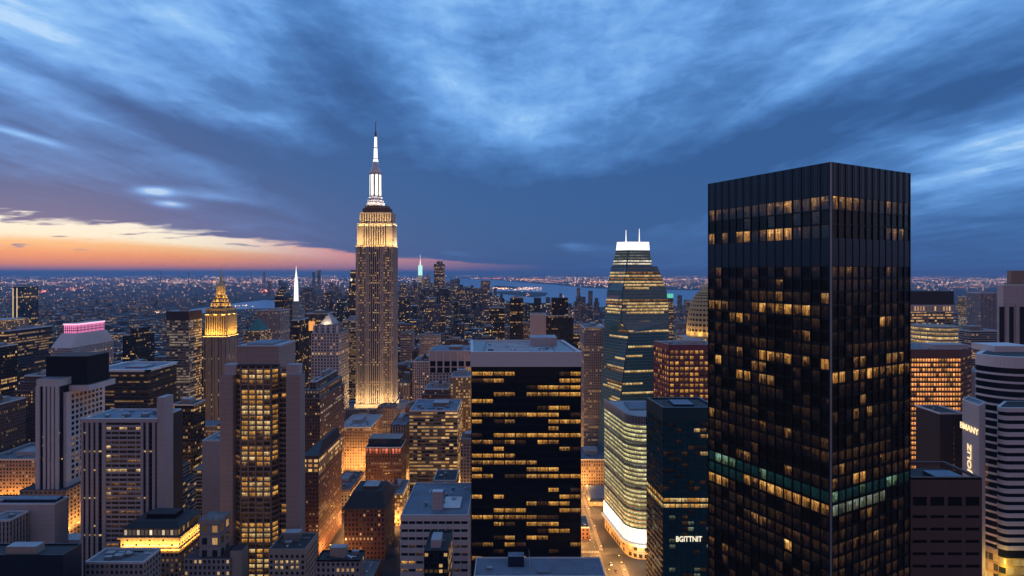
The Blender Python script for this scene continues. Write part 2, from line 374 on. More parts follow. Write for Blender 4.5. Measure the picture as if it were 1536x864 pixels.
F['punched'] = facade('punched_pale_front', (0.50, 0.46, 0.46), ww=0.5, wh=0.6, p=0.05, k=0.5, rowp=0.05)
F['far'] = facade('distant_front', (0.16, 0.14, 0.14), ww=0.6, wh=0.55, p=0.09, k=0.9, rowp=0.05, var=0.5)
F['far_blue'] = facade('distant_grey_front', (0.14, 0.15, 0.17), ww=0.6, wh=0.6, p=0.06, k=0.8, rowp=0.05, var=0.5)
F['far_dark'] = facade('distant_dark_front', (0.045, 0.045, 0.05), ww=0.7, wh=0.6, p=0.05, k=0.7, rowp=0.05, var=0.4)
F['far_lit'] = facade('distant_lit_front', (0.26, 0.20, 0.14), ww=0.7, wh=0.6, p=0.55, k=1.0, rowp=0.2, var=0.4)

# ------------------------------------------------------------------ meshes
class MB:
    """collects faces for ONE mesh"""
    def __init__(s): s.v = []; s.f = []; s.m = []; s.uv = []; s.mats = []
    def mi(s, m):
        if m not in s.mats: s.mats.append(m)
        return s.mats.index(m)
    def face(s, pts, m, uv=None):
        b = len(s.v); s.v.extend(pts); n = len(pts)
        s.f.append(tuple(range(b, b + n))); s.m.append(s.mi(m))
        s.uv.extend(uv if uv else [(0.0, 0.0)] * n)
    def prism(s, poly, z0, z1, m, top=None, bay=3.0, fl=3.8, u0=None, bottom=False, poly1=None):
        """poly counter-clockwise seen from above (x, y); shared vertices so it is one closed piece"""
        n = len(poly); b = len(s.v); p1 = poly1 or poly
        s.v.extend([(x, y, z0) for x, y in poly]); s.v.extend([(x, y, z1) for x, y in p1])
        u = float(rnd.randrange(0, 900)) if u0 is None else u0; v0 = float(rnd.randrange(0, 400)) if u0 is None else 0.0
        nf = max(1, round((z1 - z0) / fl))
        k = s.mi(m)
        for i in range(n):
            j = (i + 1) % n
            L = math.dist(poly[i], poly[j]); nb = max(1, round(L / bay)) if L > bay * 0.6 else L / bay
            s.f.append((b + i, b + j, b + n + j, b + n + i)); s.m.append(k)
            s.uv.extend([(u, v0), (u + nb, v0), (u + nb, v0 + nf), (u, v0 + nf)])
            u += nb if n > 8 else nb + 40
        if top is not None:
            s.f.append(tuple(b + n + i for i in range(n))); s.m.append(s.mi(top)); s.uv.extend([(0, 0)] * n)
        if bottom:
            s.f.append(tuple(b + i for i in reversed(range(n)))); s.m.append(k); s.uv.extend([(0, 0)] * n)
        return s
    def box(s, x0, x1, y0, y1, z0, z1, m, top=None, **kw):
        return s.prism([(x0, y0), (x1, y0), (x1, y1), (x0, y1)], z0, z1, m, top or m, bottom=True, **kw)
    def fbox(s, fc, u0, u1, n0, n1, z0, z1, m, top=None):
        """box on a face: u along it, n outwards"""
        q = [fc.at(u0, n1), fc.at(u1, n1), fc.at(u1, n0), fc.at(u0, n0)]
        return s.prism(q, z0, z1, m, top or m, bottom=True)
    def tube(s, p0, p1, r0, r1, m, n=8, cap=True):
        p0 = np.array(p0, float); p1 = np.array(p1, float); d = p1 - p0; d /= np.linalg.norm(d)
        a = np.array((0, 0, 1.0)) if abs(d[2]) < 0.9 else np.array((1.0, 0, 0))
        e = np.cross(d, a); e /= np.linalg.norm(e); g = np.cross(d, e)
        b = len(s.v)
        for p, r in ((p0, r0), (p1, r1)):
            for i in range(n):
                t = 2 * math.pi * i / n; q = p + (e * math.cos(t) + g * math.sin(t)) * r
                s.v.append(tuple(q))
        k = s.mi(m)
        for i in range(n):
            j = (i + 1) % n
            s.f.append((b + i, b + n + i, b + n + j, b + j)); s.m.append(k); s.uv.extend([(0, 0)] * 4)
        if cap:
            s.f.append(tuple(b + n + i for i in reversed(range(n)))); s.m.append(k); s.uv.extend([(0, 0)] * n)
            s.f.append(tuple(b + i for i in range(n))); s.m.append(k); s.uv.extend([(0, 0)] * n)
        return s
    def lathe(s, cx, cy_, prof, m, n=16, mats=None):
        """profile of (radius, z) turned about a vertical axis"""
        b = len(s.v)
        for r, z in prof:
            for i in range(n):
                t = 2 * math.pi * i / n
                s.v.append((cx + r * math.cos(t), cy_ + r * math.sin(t), z))
        for q in range(len(prof) - 1):
            k = s.mi(mats[q] if mats else m)
            for i in range(n):
                j = (i + 1) % n
                s.f.append((b + q * n + i, b + q * n + j, b + (q + 1) * n + j, b + (q + 1) * n + i)); s.m.append(k)
                s.uv.extend([(i, q), (i + 1, q), (i + 1, q + 1), (i, q + 1)])
        s.f.append(tuple(b + (len(prof) - 1) * n + i for i in range(n))); s.m.append(s.mi(m)); s.uv.extend([(0, 0)] * n)
        return s
    def build(s, name, parent=None, org=(0, 0, 0)):
        me = D.meshes.new(name)
        v = np.array(s.v, dtype=np.float64) - np.array(org)
        me.from_pydata(v.tolist(), [], s.f)
        for m in s.mats: me.materials.append(m)
        me.polygons.foreach_set('material_index', s.m)
        l = me.uv_layers.new(name='UVMap'); l.data.foreach_set('uv', np.array(s.uv, dtype=np.float32).ravel())
        me.update()
        o = D.objects.new(name, me); S.collection.objects.link(o)
        if parent: o.parent = parent
        else: o.location = org
        return o

class Face:
    """a vertical wall from P to Q, left to right seen from outside"""
    def __init__(s, P, Q):
        s.P, s.Q = P, Q; s.L = math.dist(P, Q)
        s.u = ((Q[0] - P[0]) / s.L, (Q[1] - P[1]) / s.L); s.n = (s.u[1], -s.u[0])
        s.rz = math.atan2(s.u[1], s.u[0])
    def at(s, u, n=0.0): return (s.P[0] + s.u[0] * u + s.n[0] * n, s.P[1] + s.u[1] * u + s.n[1] * n)

def tag(o, label=None, cat=None, group=None, kind=None):
    if label: o['label'] = label
    if cat: o['category'] = cat
    if group: o['group'] = group
    if kind: o['kind'] = kind
    return o
_panes = {}
def pane_mesh(w, h, m):
    k = (round(w, 2), round(h, 2), m.name)
    if k not in _panes:
        me = D.meshes.new('window')
        me.from_pydata([(-w / 2, 0, -h / 2), (w / 2, 0, -h / 2), (w / 2, 0, h / 2), (-w / 2, 0, h / 2)], [], [(0, 1, 2, 3)])
        me.materials.append(m)
        l = me.uv_layers.new(name='UVMap'); l.data.foreach_set('uv', [0, 0, w, 0, w, 1, 0, 1]); me.update()
        _panes[k] = me
    return _panes[k]
OCC = []        # what already stands where: (screen hull points, distance)
FOOT = []       # footprints of the buildings placed by hand
def occupy(poly, z0, z1):
    x = [p[0] for p in poly]; y = [p[1] for p in poly]
    FOOT.append((min(x), max(x), min(y), max(y)))
    OCC.append(([(p[0], p[1], z) for p in poly for z in (z0, z1)], min(y)))
class Bld:
    """a building: an Empty at its base and its parts"""
    def __init__(s, name, label, cat, poly, z0=0.0, z1=None, group=None):
        s.poly = poly
        s.org = (sum(p[0] for p in poly) / len(poly), sum(p[1] for p in poly) / len(poly), z0)
        s.e = D.objects.new(name, None); S.collection.objects.link(s.e); s.e.location = s.org
        s.e.empty_display_size = 5
        tag(s.e, label, cat, group); s.pool = []
        if z1: occupy(poly, z0, z1)
    def part(s, name, mb, parent=None, label=None):
        o = mb.build(name, parent or s.e, s.org)
        if parent: o.matrix_parent_inverse.identity()
        if label: o['label'] = label
        return o
    def win(s, fc, u, z, w, h, m, off=0.06): s.pool.append((fc, u, z, w, h, m, off))
    def finish(s, most=100, name='window'):
        def weight(p):
            fc, u, z, w, h, m, off = p
            x, y = fc.at(u, off)
            if y < 5: return 0
            px, py = proj(x, y, z)
            if not (-10 < px < 1546 and -10 < py < 874): return 0
            dl = math.sqrt(x * x + y * y + (z - HC) ** 2)
            c = max(0.0, -(fc.n[0] * x + fc.n[1] * y) / dl)
            lit = 1.0 if 'glass' not in m.name else 0.55
            return w * h * c / dl ** 2 * lit
        ps = sorted(s.pool, key=weight, reverse=True)
        for fc, u, z, w, h, m, off in ps[:most]:
            o = D.objects.new(name, pane_mesh(w, h, m)); S.collection.objects.link(o); o.parent = s.e
            x, y = fc.at(u, off); o.location = (x - s.org[0], y - s.org[1], z - s.org[2]); o.rotation_euler = (0, 0, fc.rz)
        if ps[most:]:
            mb = MB()
            for i, (fc, u, z, w, h, m, off) in enumerate(ps[most:]):
                a = fc.at(u - w / 2, off); b = fc.at(u + w / 2, off); q = 37.0 * i
                mb.face([(*a, z - h / 2), (*b, z - h / 2), (*b, z + h / 2), (*a, z + h / 2)], m, [(q, 0), (q + w, 0), (q + w, 1), (q, 1)])
            o = s.part('window_field', mb); o['kind'] = 'stuff'
        s.pool = []
        return s
    def roof(s, poly, z, par=1.1, t=0.5, m='roof', edge='coping', n=5, seed=1, tank=0, pent=True):
        """parapet ring, plant boxes and ducts on a flat roof"""
        r = random.Random(seed)
        cx = sum(p[0] for p in poly) / len(poly); cy_ = sum(p[1] for p in poly) / len(poly)
        mb = MB(); k = len(poly)
        for i in range(k):
            fc = Face(poly[i], poly[(i + 1) % k])
            mb.fbox(fc, 0.0 if i % 2 else -0.05, fc.L + (0.0 if i % 2 else 0.05), -t, 0.05 + 0.01 * (i % 2), z - 0.3, z + par + 0.004 * i, M[edge])
        s.part('parapet_edging', mb)
        xs = [p[0] for p in poly]; ys = [p[1] for p in poly]
        w, dpt = max(xs) - min(xs), max(ys) - min(ys)
        if pent:
            pw, pd, ph = w * r.uniform(.25, .45), dpt * r.uniform(.25, .45), r.uniform(4, 7)
            ox, oy = cx + w * r.uniform(-.12, .12), cy_ + dpt * r.uniform(-.1, .15)
            s.part('penthouse', MB().box(ox - pw / 2, ox + pw / 2, oy - pd / 2, oy + pd / 2, z - 0.1, z + ph, M[r.choice(['plant', 'lime', 'tan', 'mauve'])], M['roof_light']))
        for i in range(n):
            bw, bd, bh = r.uniform(1.5, 5), r.uniform(1.5, 4), r.uniform(1.0, 2.8)
            bx = cx + (w / 2 - 4) * r.uniform(-.9, .9); by = cy_ + (dpt / 2 - 4) * r.uniform(-.9, .9)
            if pent and abs(bx - ox) < pw / 2 + bw and abs(by - oy) < pd / 2 + bd: continue
            mb = MB().box(bx - bw / 2, bx + bw / 2, by - bd / 2, by + bd / 2, z + 0.25, z + 0.25 + bh, M['plant'], M['roof_light'])
            mb.box(bx - bw / 3, bx + bw / 3, by - bd / 3, by + bd / 3, z - 0.05, z + 0.26, M['dark_metal'])
            s.part('air_handler', mb)
        if n >= 4:
            for i in range(n // 2):
                ax, ay = cx + (w / 2 - 3) * r.uniform(-.9, .9), cy_ + (dpt / 2 - 3) * r.uniform(-.9, .9)
                L_ = r.uniform(4, 12); hor = r.random() < .5
                bx, by = (min(max(xs) - 2, ax + L_), ay) if hor else (ax, min(max(ys) - 2, ay + L_))
                if math.dist((ax, ay), (bx, by)) > 1.5: s.part('duct', MB().tube((ax, ay, z + .55), (bx, by, z + .55), .38, .38, M[r.choice(['plant', 'steel', 'dark_metal'])], 6))
            for i in range(n // 2 + 1):
                ax, ay = cx + (w / 2 - 3) * r.uniform(-.9, .9), cy_ + (dpt / 2 - 3) * r.uniform(-.9, .9)
                s.part('vent_fan', MB().lathe(ax, ay, [(.5, z - .05), (.5, z + .7), (.85, z + .75), (.8, z + 1.1), (.2, z + 1.3)], M[r.choice(['plant', 'steel', 'coping'])], 8))
        for i in range(tank):
            tx = cx + (w / 2 - 5) * r.uniform(-.8, .8); ty = cy_ + (dpt / 2 - 5) * r.uniform(-.8, .8)
            mb = MB().lathe(tx, ty, [(2.2, z + 4), (2.2, z + 8), (0.1, z + 10)], M['brown'], 10)
            for q in range(4):
                a = q * math.pi / 2 + .78
                mb.tube((tx + 1.7 * math.cos(a), ty + 1.7 * math.sin(a), z - .1), (tx + 1.7 * math.cos(a), ty + 1.7 * math.sin(a), z + 4.1), .15, .15, M['dark_metal'], 5)
            s.part('water_tank', mb)
        return s
def rect(x0, x1, d, dep): return [(x0, d), (x1, d), (x1, d + dep), (x0, d + dep)]
def lamp_light(name, loc, power, col, kind='POINT', size=1.0, rot=None, spot=None, blend=0.6, sy=None):
    l = D.lights.new(name, kind); l.energy = power; l.color = col
    if kind == 'AREA':
        l.shape = 'RECTANGLE'; l.size = size; l.size_y = sy or size
    else: l.shadow_soft_size = size
    if spot: l.spot_size = R(spot); l.spot_blend = blend
    o = D.objects.new(name, l); S.collection.objects.link(o); o.location = loc
    if rot: o.rotation_euler = rot
    return o
WARM = (1.0, 0.45, 0.11); GOLD = (1.0, 0.60, 0.22); COOLW = (1.0, 0.92, 0.80)

def tower(name, label, px0, px1, py, d, dep, mat, cat='office tower', z0=0.0, bay=3.0, fl=3.8, roof='roof', edge='coping', rk=True, n=3, tank=0, pent=True, group=None, seed=None, steps=()):
    """box tower whose front stands at distance d between two photo columns; steps = (inset, extra height)"""
    x0, x1 = X(px0, d), X(px1, d); z1 = Z(py, d)
    tot = z1
    poly = rect(x0, x1, d, dep)
    b = Bld(name, label, cat, poly, z0, z1, group)
    fm = F[mat] if mat in F else M[mat]
    mb = MB(); zz = z1
    if steps:
        zz = z1 - sum(h for _, h in steps)
    mb.prism(poly, z0, zz, fm, M[roof], bay=bay, fl=fl); b.part('wall', mb)
    p = poly; q = zz; ins = 0
    for i_, h in steps:
        ins += i_
        p = rect(x0 + ins, x1 - ins, d + ins, dep - 2 * ins)
        b.part('setback', MB().prism(p, q, q + h, fm, M[roof], bay=bay, fl=fl)); q += h
    if rk: b.roof(p, z1, n=n, seed=seed or int(px0 * 7 + py), tank=tank, m=roof, edge=edge, pent=pent)
    b.x0, b.x1, b.d, b.dep, b.z1 = x0, x1, d, dep, z1
    return b
# ================================================================== ground and water
g = MB(); g.face([(-140000, -400, 0), (140000, -400, 0), (140000, 160000, 0), (-140000, 160000, 0)], M['ground'] if 'ground' in M else surf('city_ground', (0.035, 0.036, 0.042), 0.9, 0.5, 0.004))
tag(g.build('ground'), kind='structure')
wm, wnt, wb = new_mat('river_water')
wb.inputs['Base Color'].default_value = (0.20, 0.32, 0.46, 1); wb.inputs['Roughness'].default_value = 0.34
wb.inputs['IOR'].default_value = 1.33
tcw = wnt.nodes.new('ShaderNodeTexCoord'); nw = noise(wnt, tcw.outputs['Object'], 0.01, 4.0, 0.6)
bpw = wnt.nodes.new('ShaderNodeBump'); bpw.inputs['Strength'].default_value = 0.12; bpw.inputs['Distance'].default_value = 8.0
wnt.links.new(nw.s, bpw.inputs['Height']); wnt.links.new(bpw.outputs[0], wb.inputs['Normal'])
def gpt(px, py, z=0.0):
    d = FPX * (HC - z) / (py - CY); return (X(px, d), d)
def water(name, pts, z):
    mb = MB(); mb.face([(*gpt(x, y, z), z) for x, y in pts], wm)
    tag(mb.build(name), kind='structure')
water('river', [(262, 476), (330, 466), (372, 463), (425, 462), (425, 452), (398, 450), (360, 454), (318, 460), (250, 469)], 1.0)
water('harbour', [(640, 431), (700, 445), (800, 455), (930, 462), (1064, 456), (1064, 436), (1010, 435), (940, 434), (880, 432), (830, 427), (788, 424), (740, 419.5), (690, 417.4), (640, 417)], 1.0)
water('outer_bay', [(560, 414.3), (700, 414.6), (760, 413.8), (700, 413), (560, 412.9)], 1.0)
isl = surf('island_ground', (0.03, 0.035, 0.035), 0.9, 0.4, 0.01)
for pts in ([(742, 440), (800, 446), (818, 444), (822, 439), (770, 436.5), (744, 437)], [(786, 431), (744, 428), (738, 430), (752, 432.5), (775, 433.5)]):
    mb = MB(); mb.face([(*gpt(x, y, 2.0), 2.0) for x, y in pts], isl)
    tag(mb.build('island_ground'), kind='structure')

# ================================================================== black glass tower with a white cap, in the centre
d = 480.0
P = [(X(705.6, d), d), (X(872.6, d), d), (50.5, 566.0), (-41.0, 566.0)]
zt, zs = Z(527.7, d), Z(550.2, d)
b = Bld('office_tower', 'broad black glass office tower with scattered amber windows under a plain white roof band', 'office tower', P, 0, zt)
ins = [(P[0][0] + .8, d + .8), (P[1][0] - .6, d + .8), (49.6, 565.4), (-40.2, 565.4)]
b.part('wall', MB().prism(ins, 0, zs + .5, M['g_dark'], M['roof_dark']))
mb = MB()
for i in range(4): mb.fbox(Face(P[i], P[(i + 1) % 4]), 0 if i % 2 else -.003, math.dist(P[i], P[(i + 1) % 4]) + (0 if i % 2 else .003), -2.6, .002 * (i % 2), zs, zt + .003 * i, M['slab'])
b.part('roof_band', mb, label='plain white roof band')
b.part('roof', MB().prism([(P[0][0] + 2.5, d + 2.5), (P[1][0] - 2.5, d + 2.5), (48, 563.6), (-38.6, 563.6)], zt - 5, zt - 2.2, M['roof_dark'], M['roof_light']))
fc = Face(ins[0], ins[1]); ncol, nrow = 10, 27
cw = fc.L / ncol; fh = (Z(559, d) - Z(836, d)) / nrow
LIT = {0: '0a1a2m3a8d9a', 1: '0d1m2a8a9a', 2: '5d6a7a8m9a', 3: '2m3m5m6m7m8a9a', 4: '0a1a', 5: '6d7a8a', 6: '0a1m2m3m4m5a6a7a9d', 7: '0a2d3m7a8a9a', 8: '7m', 9: '0d2a3a4a5a6a7a8a9a',
       10: '0m1m2d3m4d6a7m', 11: '2a8m9d', 12: '0a1a2a3m', 13: '0m1m2a3m4m5m', 14: '0a5m6a7a', 15: '0a1m3d4d5m6m7a8a9a', 17: '7a9d', 18: '0a2a8a9m', 19: '5m6d7a8a', 20: '2a3a4a8a9m', 21: '0a1a2m3m4m5m6d7d',
       22: '2m3d5a6m7a', 23: '6d7a8a', 24: '2d3m5a6m', 25: '0d1m3a4d9m', 26: '2d7d'}
KM = {'a': 'w_amber', 'm': 'w_half', 'd': 'w_dim'}
nr_tot = int((zs - 3) / fh)
for r_ in range(nr_tot):
    zc = zs - 2.3 - fh * (r_ + .5) - .8
    if zc < 3: break
    row = LIT.get(r_, '0m4a7d' if r_ > 26 and r_ % 3 == 0 else '')
    on = {int(row[i]): row[i + 1] for i in range(0, len(row), 2)}
    for c in range(ncol):
        b.win(fc, (c + .5) * cw, zc, cw * .90, fh * .56, M[KM[on[c]]] if c in on else M['g_dark'])
mb = MB()
for c in range(ncol * 4 + 1):
    w = .16 if c % 4 == 0 else .07
    mb.fbox(fc, c * cw / 4 - w, c * cw / 4 + w, 0, .28 if c % 4 == 0 else .16, 2, zs - .2, M['black'])
for r_ in range(nr_tot): mb.fbox(fc, 0, fc.L, .01, .12, zs - 2.3 - fh * (r_ + 1) - .8 - .7, zs - 2.3 - fh * (r_ + 1) - .8 + .7, M['black'])
b.part('window_frame', mb)
b.finish()
# roof equipment
b.part('penthouse', MB().box(X(795, 545), X(834, 545), 532, 556, zt - 2.3, Z(505, 540), M['mauve'], M['roof_light']))
b.part('roof_curb', MB().box(-36.5, -25, 486, 560, zt - 2.3, zt - .7, M['plant'], M['plant']))
b.part('roof_ramp', MB().prism([(37, 486), (53, 486), (45.5, 560), (37, 560)], zt - 2.3, zt - .8, M['plant'], M['plant']))
r2 = random.Random(5)
for i in range(26):
    x = r2.uniform(-21, 33); y = r2.uniform(489, 556); w = r2.uniform(1, 5); dd = r2.uniform(.8, 3); h = r2.uniform(.6, 2.0)
    if 14 < x < 33 and y > 525: continue
    b.part('air_handler', MB().box(x - w / 2, x + w / 2, y - dd / 2, y + dd / 2, zt - 2.25, zt - 2.2 + h, M[r2.choice(['plant', 'dark_metal', 'coping'])], M[r2.choice(['roof_light', 'coping', 'plant'])]))
for i in range(7):
    y = 492 + i * 9; b.part('duct', MB().tube((-22, y, zt - 1.2), (r2.uniform(5, 20), y + r2.uniform(-3, 3), zt - 1.2), .5, .5, M['steel'], 6))

# ================================================================== tall dark bronze tower on the right
C0 = (X(1246, 170), 170.0); d1 = 211.8; d2 = 189.2
L0 = (X(1063, d1), d1); R0 = (X(1364, d2), d2)
B0 = (L0[0] + R0[0] - C0[0], L0[1] + R0[1] - C0[1])
P = [L0, C0, R0, B0]; zt = HC + 167 * 170 / FPX
b = Bld('office_tower', 'tallest dark bronze tower of gridded glass seen corner on, a teal window strip low down', 'office tower', P, 0, zt)
b.part('wall', MB().prism(P, 0, zt - .5, M['g_bronze'], M['roof_dark']))
rows = [(10.0, 13.9), (14.3, 18.0), (18.6, 22.4)] + [(31.0 + 3.95 * k, 31.0 + 3.95 * k + 3.2) for k in range(66)]
r3 = random.Random(21)
fl_, fr_ = Face(L0, C0), Face(C0, R0)
spec = {}   # (side, row) -> {column: material}
spec['L', 0] = {c: 'h_dim' for c in range(15)}; spec['L', 0].update({0: 'h_mid', 1: 'h_mid', 8: 'h_mid', 9: 'h_mid', 10: 'h_amber', 13: 'h_mid', 14: 'h_mid'})
spec['R', 0] = {0: 'h_amber', 1: 'h_mid', 2: 'h_mid', 3: 'h_mid', 4: 'h_dim', 5: 'h_brown', 6: 'h_brown', 7: 'h_brown', 8: 'h_mid', 9: 'h_dim', 10: 'h_brown', 11: 'h_dim'}
spec['L', 1] = {c: 'h_brown' for c in (5, 8, 11, 13)}
spec['L', 2] = {0: 'h_amber', 2: 'h_mid', 4: 'h_amber', 5: 'h_amber', 6: 'h_brown', 7: 'h_mid', 8: 'h_amber', 9: 'h_amber', 10: 'h_amber', 11: 'h_mid', 12: 'h_dim', 13: 'h_brown', 14: 'h_brown'}
spec['R', 2] = {8: 'h_dim', 9: 'h_mid', 10: 'h_mid'}
spec['R', 3] = {0: 'h_dim', 1: 'h_dim', 2: 'h_mid', 3: 'h_dim', 4: 'h_brown', 5: 'h_brown'}
spec['L', 6] = {c: 'h_brown' for c in range(15)}; spec['L', 6].update({1: 'h_mid', 2: 'h_mid', 6: 'h_mid', 7: 'h_amber', 8: 'h_mid', 9: 'h_amber', 10: 'h_amber', 11: 'h_mid', 12: 'h_amber', 13: 'h_dim', 0: 'h_mid'})
spec['L', 7] = {3: 'h_mid', 4: 'h_amber', 5: 'h_mid', 1: 'h_dim', 6: 'h_dim'}
spec['R', 7] = {7: 'h_amber', 8: 'h_mid', 10: 'h_dim'}
spec['L', 10] = {2: 'h_dim', 3: 'h_dim', 7: 'h_amber', 8: 'h_amber', 9: 'h_mid', 10: 'h_amber', 12: 'h_mid', 14: 'h_amber'}
spec['L', 11] = {1: 'h_amber', 4: 'h_brown', 6: 'h_mid', 7: 'h_mid', 13: 'h_brown'}
spec['R', 10] = {c: 'h_mid' for c in (3, 4, 8, 9, 10)}
spec['L', 12] = {4: 'h_amber', 5: 'h_amber', 7: 'h_mid', 8: 'h_mid', 0: 'h_dim'}
spec['R', 11] = {0: 'h_amber', 1: 'h_amber', 3: 'h_amber', 4: 'h_mid', 5: 'h_amber', 6: 'h_amber', 7: 'h_mid', 8: 'h_mid', 9: 'h_mid', 10: 'h_amber', 11: 'h_mid'}
spec['R', 9] = {c: 'h_dim' for c in range(2, 12)}
spec['R', 17] = {c: 'h_dim' for c in range(0, 9)}
spec['R', 18] = {c: 'h_dim' for c in range(0, 12)}; spec['R', 18].update({1: 'h_mid', 7: 'h_mid'})
spec['L', 19] = {0: 'h_dim', 4: 'h_mid', 5: 'h_mid'}; spec['R', 19] = {3: 'h_amber', 4: 'h_amber', 10: 'h_dim'}
spec['L', 20] = {c: 'w_teal' for c in range(15)}; spec['L', 20].update({1: 'w_green', 2: 'w_green', 3: 'w_green', 7: 'w_green'})
spec['R', 20] = {c: 'w_teal' for c in range(12)}; spec['R', 20].update({0: 'w_green', 4: 'w_green', 8: 'w_green', 9: 'w_green'})
spec['L', 21] = {c: ('h_amber' if c > 4 else 'w_teal') for c in range(15)}; spec['L', 21][6] = 'h_mid'
spec['R', 21] = {c: 'w_limedim' for c in range(8)}
spec['L', 22] = {0: 'h_amber', 1: 'h_amber', 2: 'h_amber'}
spec['R', 24] = {c: 'h_dim' for c in range(10)}; spec['R', 24].update({3: 'h_mid', 6: 'h_mid'})
spec['L', 24] = {c: 'h_dim' for c in range(5, 15)}; spec['L', 24].update({6: 'h_mid', 7: 'h_mid'})
spec['L', 25] = {10: 'h_amber', 7: 'h_dim', 8: 'h_dim'}
spec['L', 28] = {0: 'h_mid', 2: 'h_mid'}
for side, fc, nc in (('L', fl_, 15), ('R', fr_, 12)):
    cw = fc.L / nc
    for k, (a, c_) in enumerate(rows):
        z1_, z0_ = zt - a, zt - c_
        if z0_ < 4: break
        prow = r3.random()
        for c in range(nc):
            got = spec.get((side, k), {}).get(c)
            if not got:
                q = r3.random()
                if k >= 3 and k not in (20, 21):
                    got = 'h_brown' if q < .30 + .3 * (prow > .6) else ('h_dim' if q < .48 + .35 * (prow > .7) else ('h_mid' if q > .965 else None))
                    if k > 22 and q > .90: got = 'h_dim'
            b.win(fc, (c + .5) * cw, (z0_ + z1_) / 2, cw - .42, z1_ - z0_ - .1, M[got] if got else M['g_bronze'])
    mb = MB()
    for c in range(nc + 1):
        u = c * cw; w = .32 if c in (0, nc) else .14
        mb.fbox(fc, u - w if c else 0, u + w if c < nc else fc.L, 0, .42, 3, zt, M['bronze'])
    for k, (a, c_) in enumerate(rows):
        nxt = rows[k + 1][0] if k + 1 < len(rows) else c_ + .6
        if zt - nxt < 4: break
        mb.fbox(fc, .02, fc.L - .02, .01, .20, zt - nxt, zt - c_, M['bronze'])
    b.part('window_frame', mb)
    mb = MB()
    mb.fbox(fc, .05, fc.L - .05, .01, .24, zt - rows[0][0] + .05, zt - .04, M['navy'])
    for c in range(nc * 2): mb.fbox(fc, (c + .5) * cw / 2 - .05, (c + .5) * cw / 2 + .05, .2, .30, zt - rows[0][0] + .1, zt - .1, M['bronze'])
    b.part('louvre_panel', mb)
    mb = MB()
    mb.fbox(fc, .05, fc.L - .05, .215, .26, zt - rows[3][0] + .1, zt - rows[2][1] - .1, M['navy'])
    b.part('louvre_panel', mb)
b.part('corner_post', MB().tube((C0[0] - .05, C0[1] - .25, 3), (C0[0] - .05, C0[1] - .25, zt), .28, .28, M['plant'], 8))
b.finish()
b.roof([L0, C0, R0, B0], zt - .5, par=.55, m='roof_dark', edge='bronze', n=0, seed=3, pent=False)

# ================================================================== beige twin-pier tower with a lit bay
d = 430.0; k_ = d / FPX
xs = [X(p, d) for p in (330, 349, 429, 450)]
ztop = Z(519, 436); zp = Z(563, 430)
b = Bld('office_tower', 'beige concrete tower with blank piers flanking a bay of amber windows, square block on top', 'office tower', rect(xs[0], xs[3], d, 60), 0, zp)
OCC.append(([(x, y, z) for x in (X(355, 436), X(417, 436)) for y in (436, 473) for z in (100, ztop)], 436))
b.part('pier', MB().box(xs[0], xs[1], d, d + 12, 0, zp, M['beige'], M['roof']))
b.part('pier', MB().box(xs[2], xs[3], d, d + 10.5, 0, zp, M['beige'], M['roof']))
b.part('pier_cap', MB().box(X(336, 432), X(354, 432), d + 2, d + 11, zp - .1, Z(547, 432), M['mauve'], M['roof_light']))
b.part('pier_cap', MB().box(X(429, 432), X(448, 432), d + 2, d + 9.6, zp - .1, Z(547, 432), M['mauve'], M['roof_light']))
b.part('core_wall', MB().box(xs[1] - 6, xs[2] + 5, d + 9.0, d + 10.4, 0, zp - 1.5, M['darkbrown'], M['roof']))
b.part('core_wall', MB().box(xs[1] - 6, -178.5, d + 10.3, d + 54, 0, zp - 1.6, M['beige'], M['roof']))
b.part('top_block', MB().box(X(355, 436), X(417, 436), 437.5, 471, zp - 8, ztop, M['beige'], M['roof_light']))
b.part('coping', MB().box(X(355, 436) - .5, X(417, 436) + .5, 437, 471.5, ztop - 1.1, ztop + .15, M['mauve'], M['roof_light']))
b.part('roof_rim', MB().box(X(355, 436) + 5, X(417, 436) - 6, 442, 468, ztop + .1, ztop + 1.2, M['plant'], M['roof_blue']))
bay = [(X(353, 437), 437.6), (X(361, 431), 431.5), (X(406, 431), 431.5), (X(418, 437), 437.6), (X(418, 437), 440), (X(353, 437), 440)]
zb = Z(548, 432)
b.part('bay_wall', MB().prism(bay, 0, zb, M['darkbrown'], M['roof_dark']))
fh = 3.85; f0 = Face(bay[1], bay[2]); f1 = Face(bay[2], bay[3]); f2 = Face(bay[0], bay[1])
f3 = Face((X(418, 438), 439.0), (xs[2], 439.0)); f4 = Face((xs[1], 439.0), (X(354, 437), 439.0))
lit_rows = 'a a m n a a m a a m a a a m n m a a m n d a a a a n n n d n a a a a d a m a a m a m a a m'.split()
r4 = random.Random(8)
zr0 = zb - 3.2
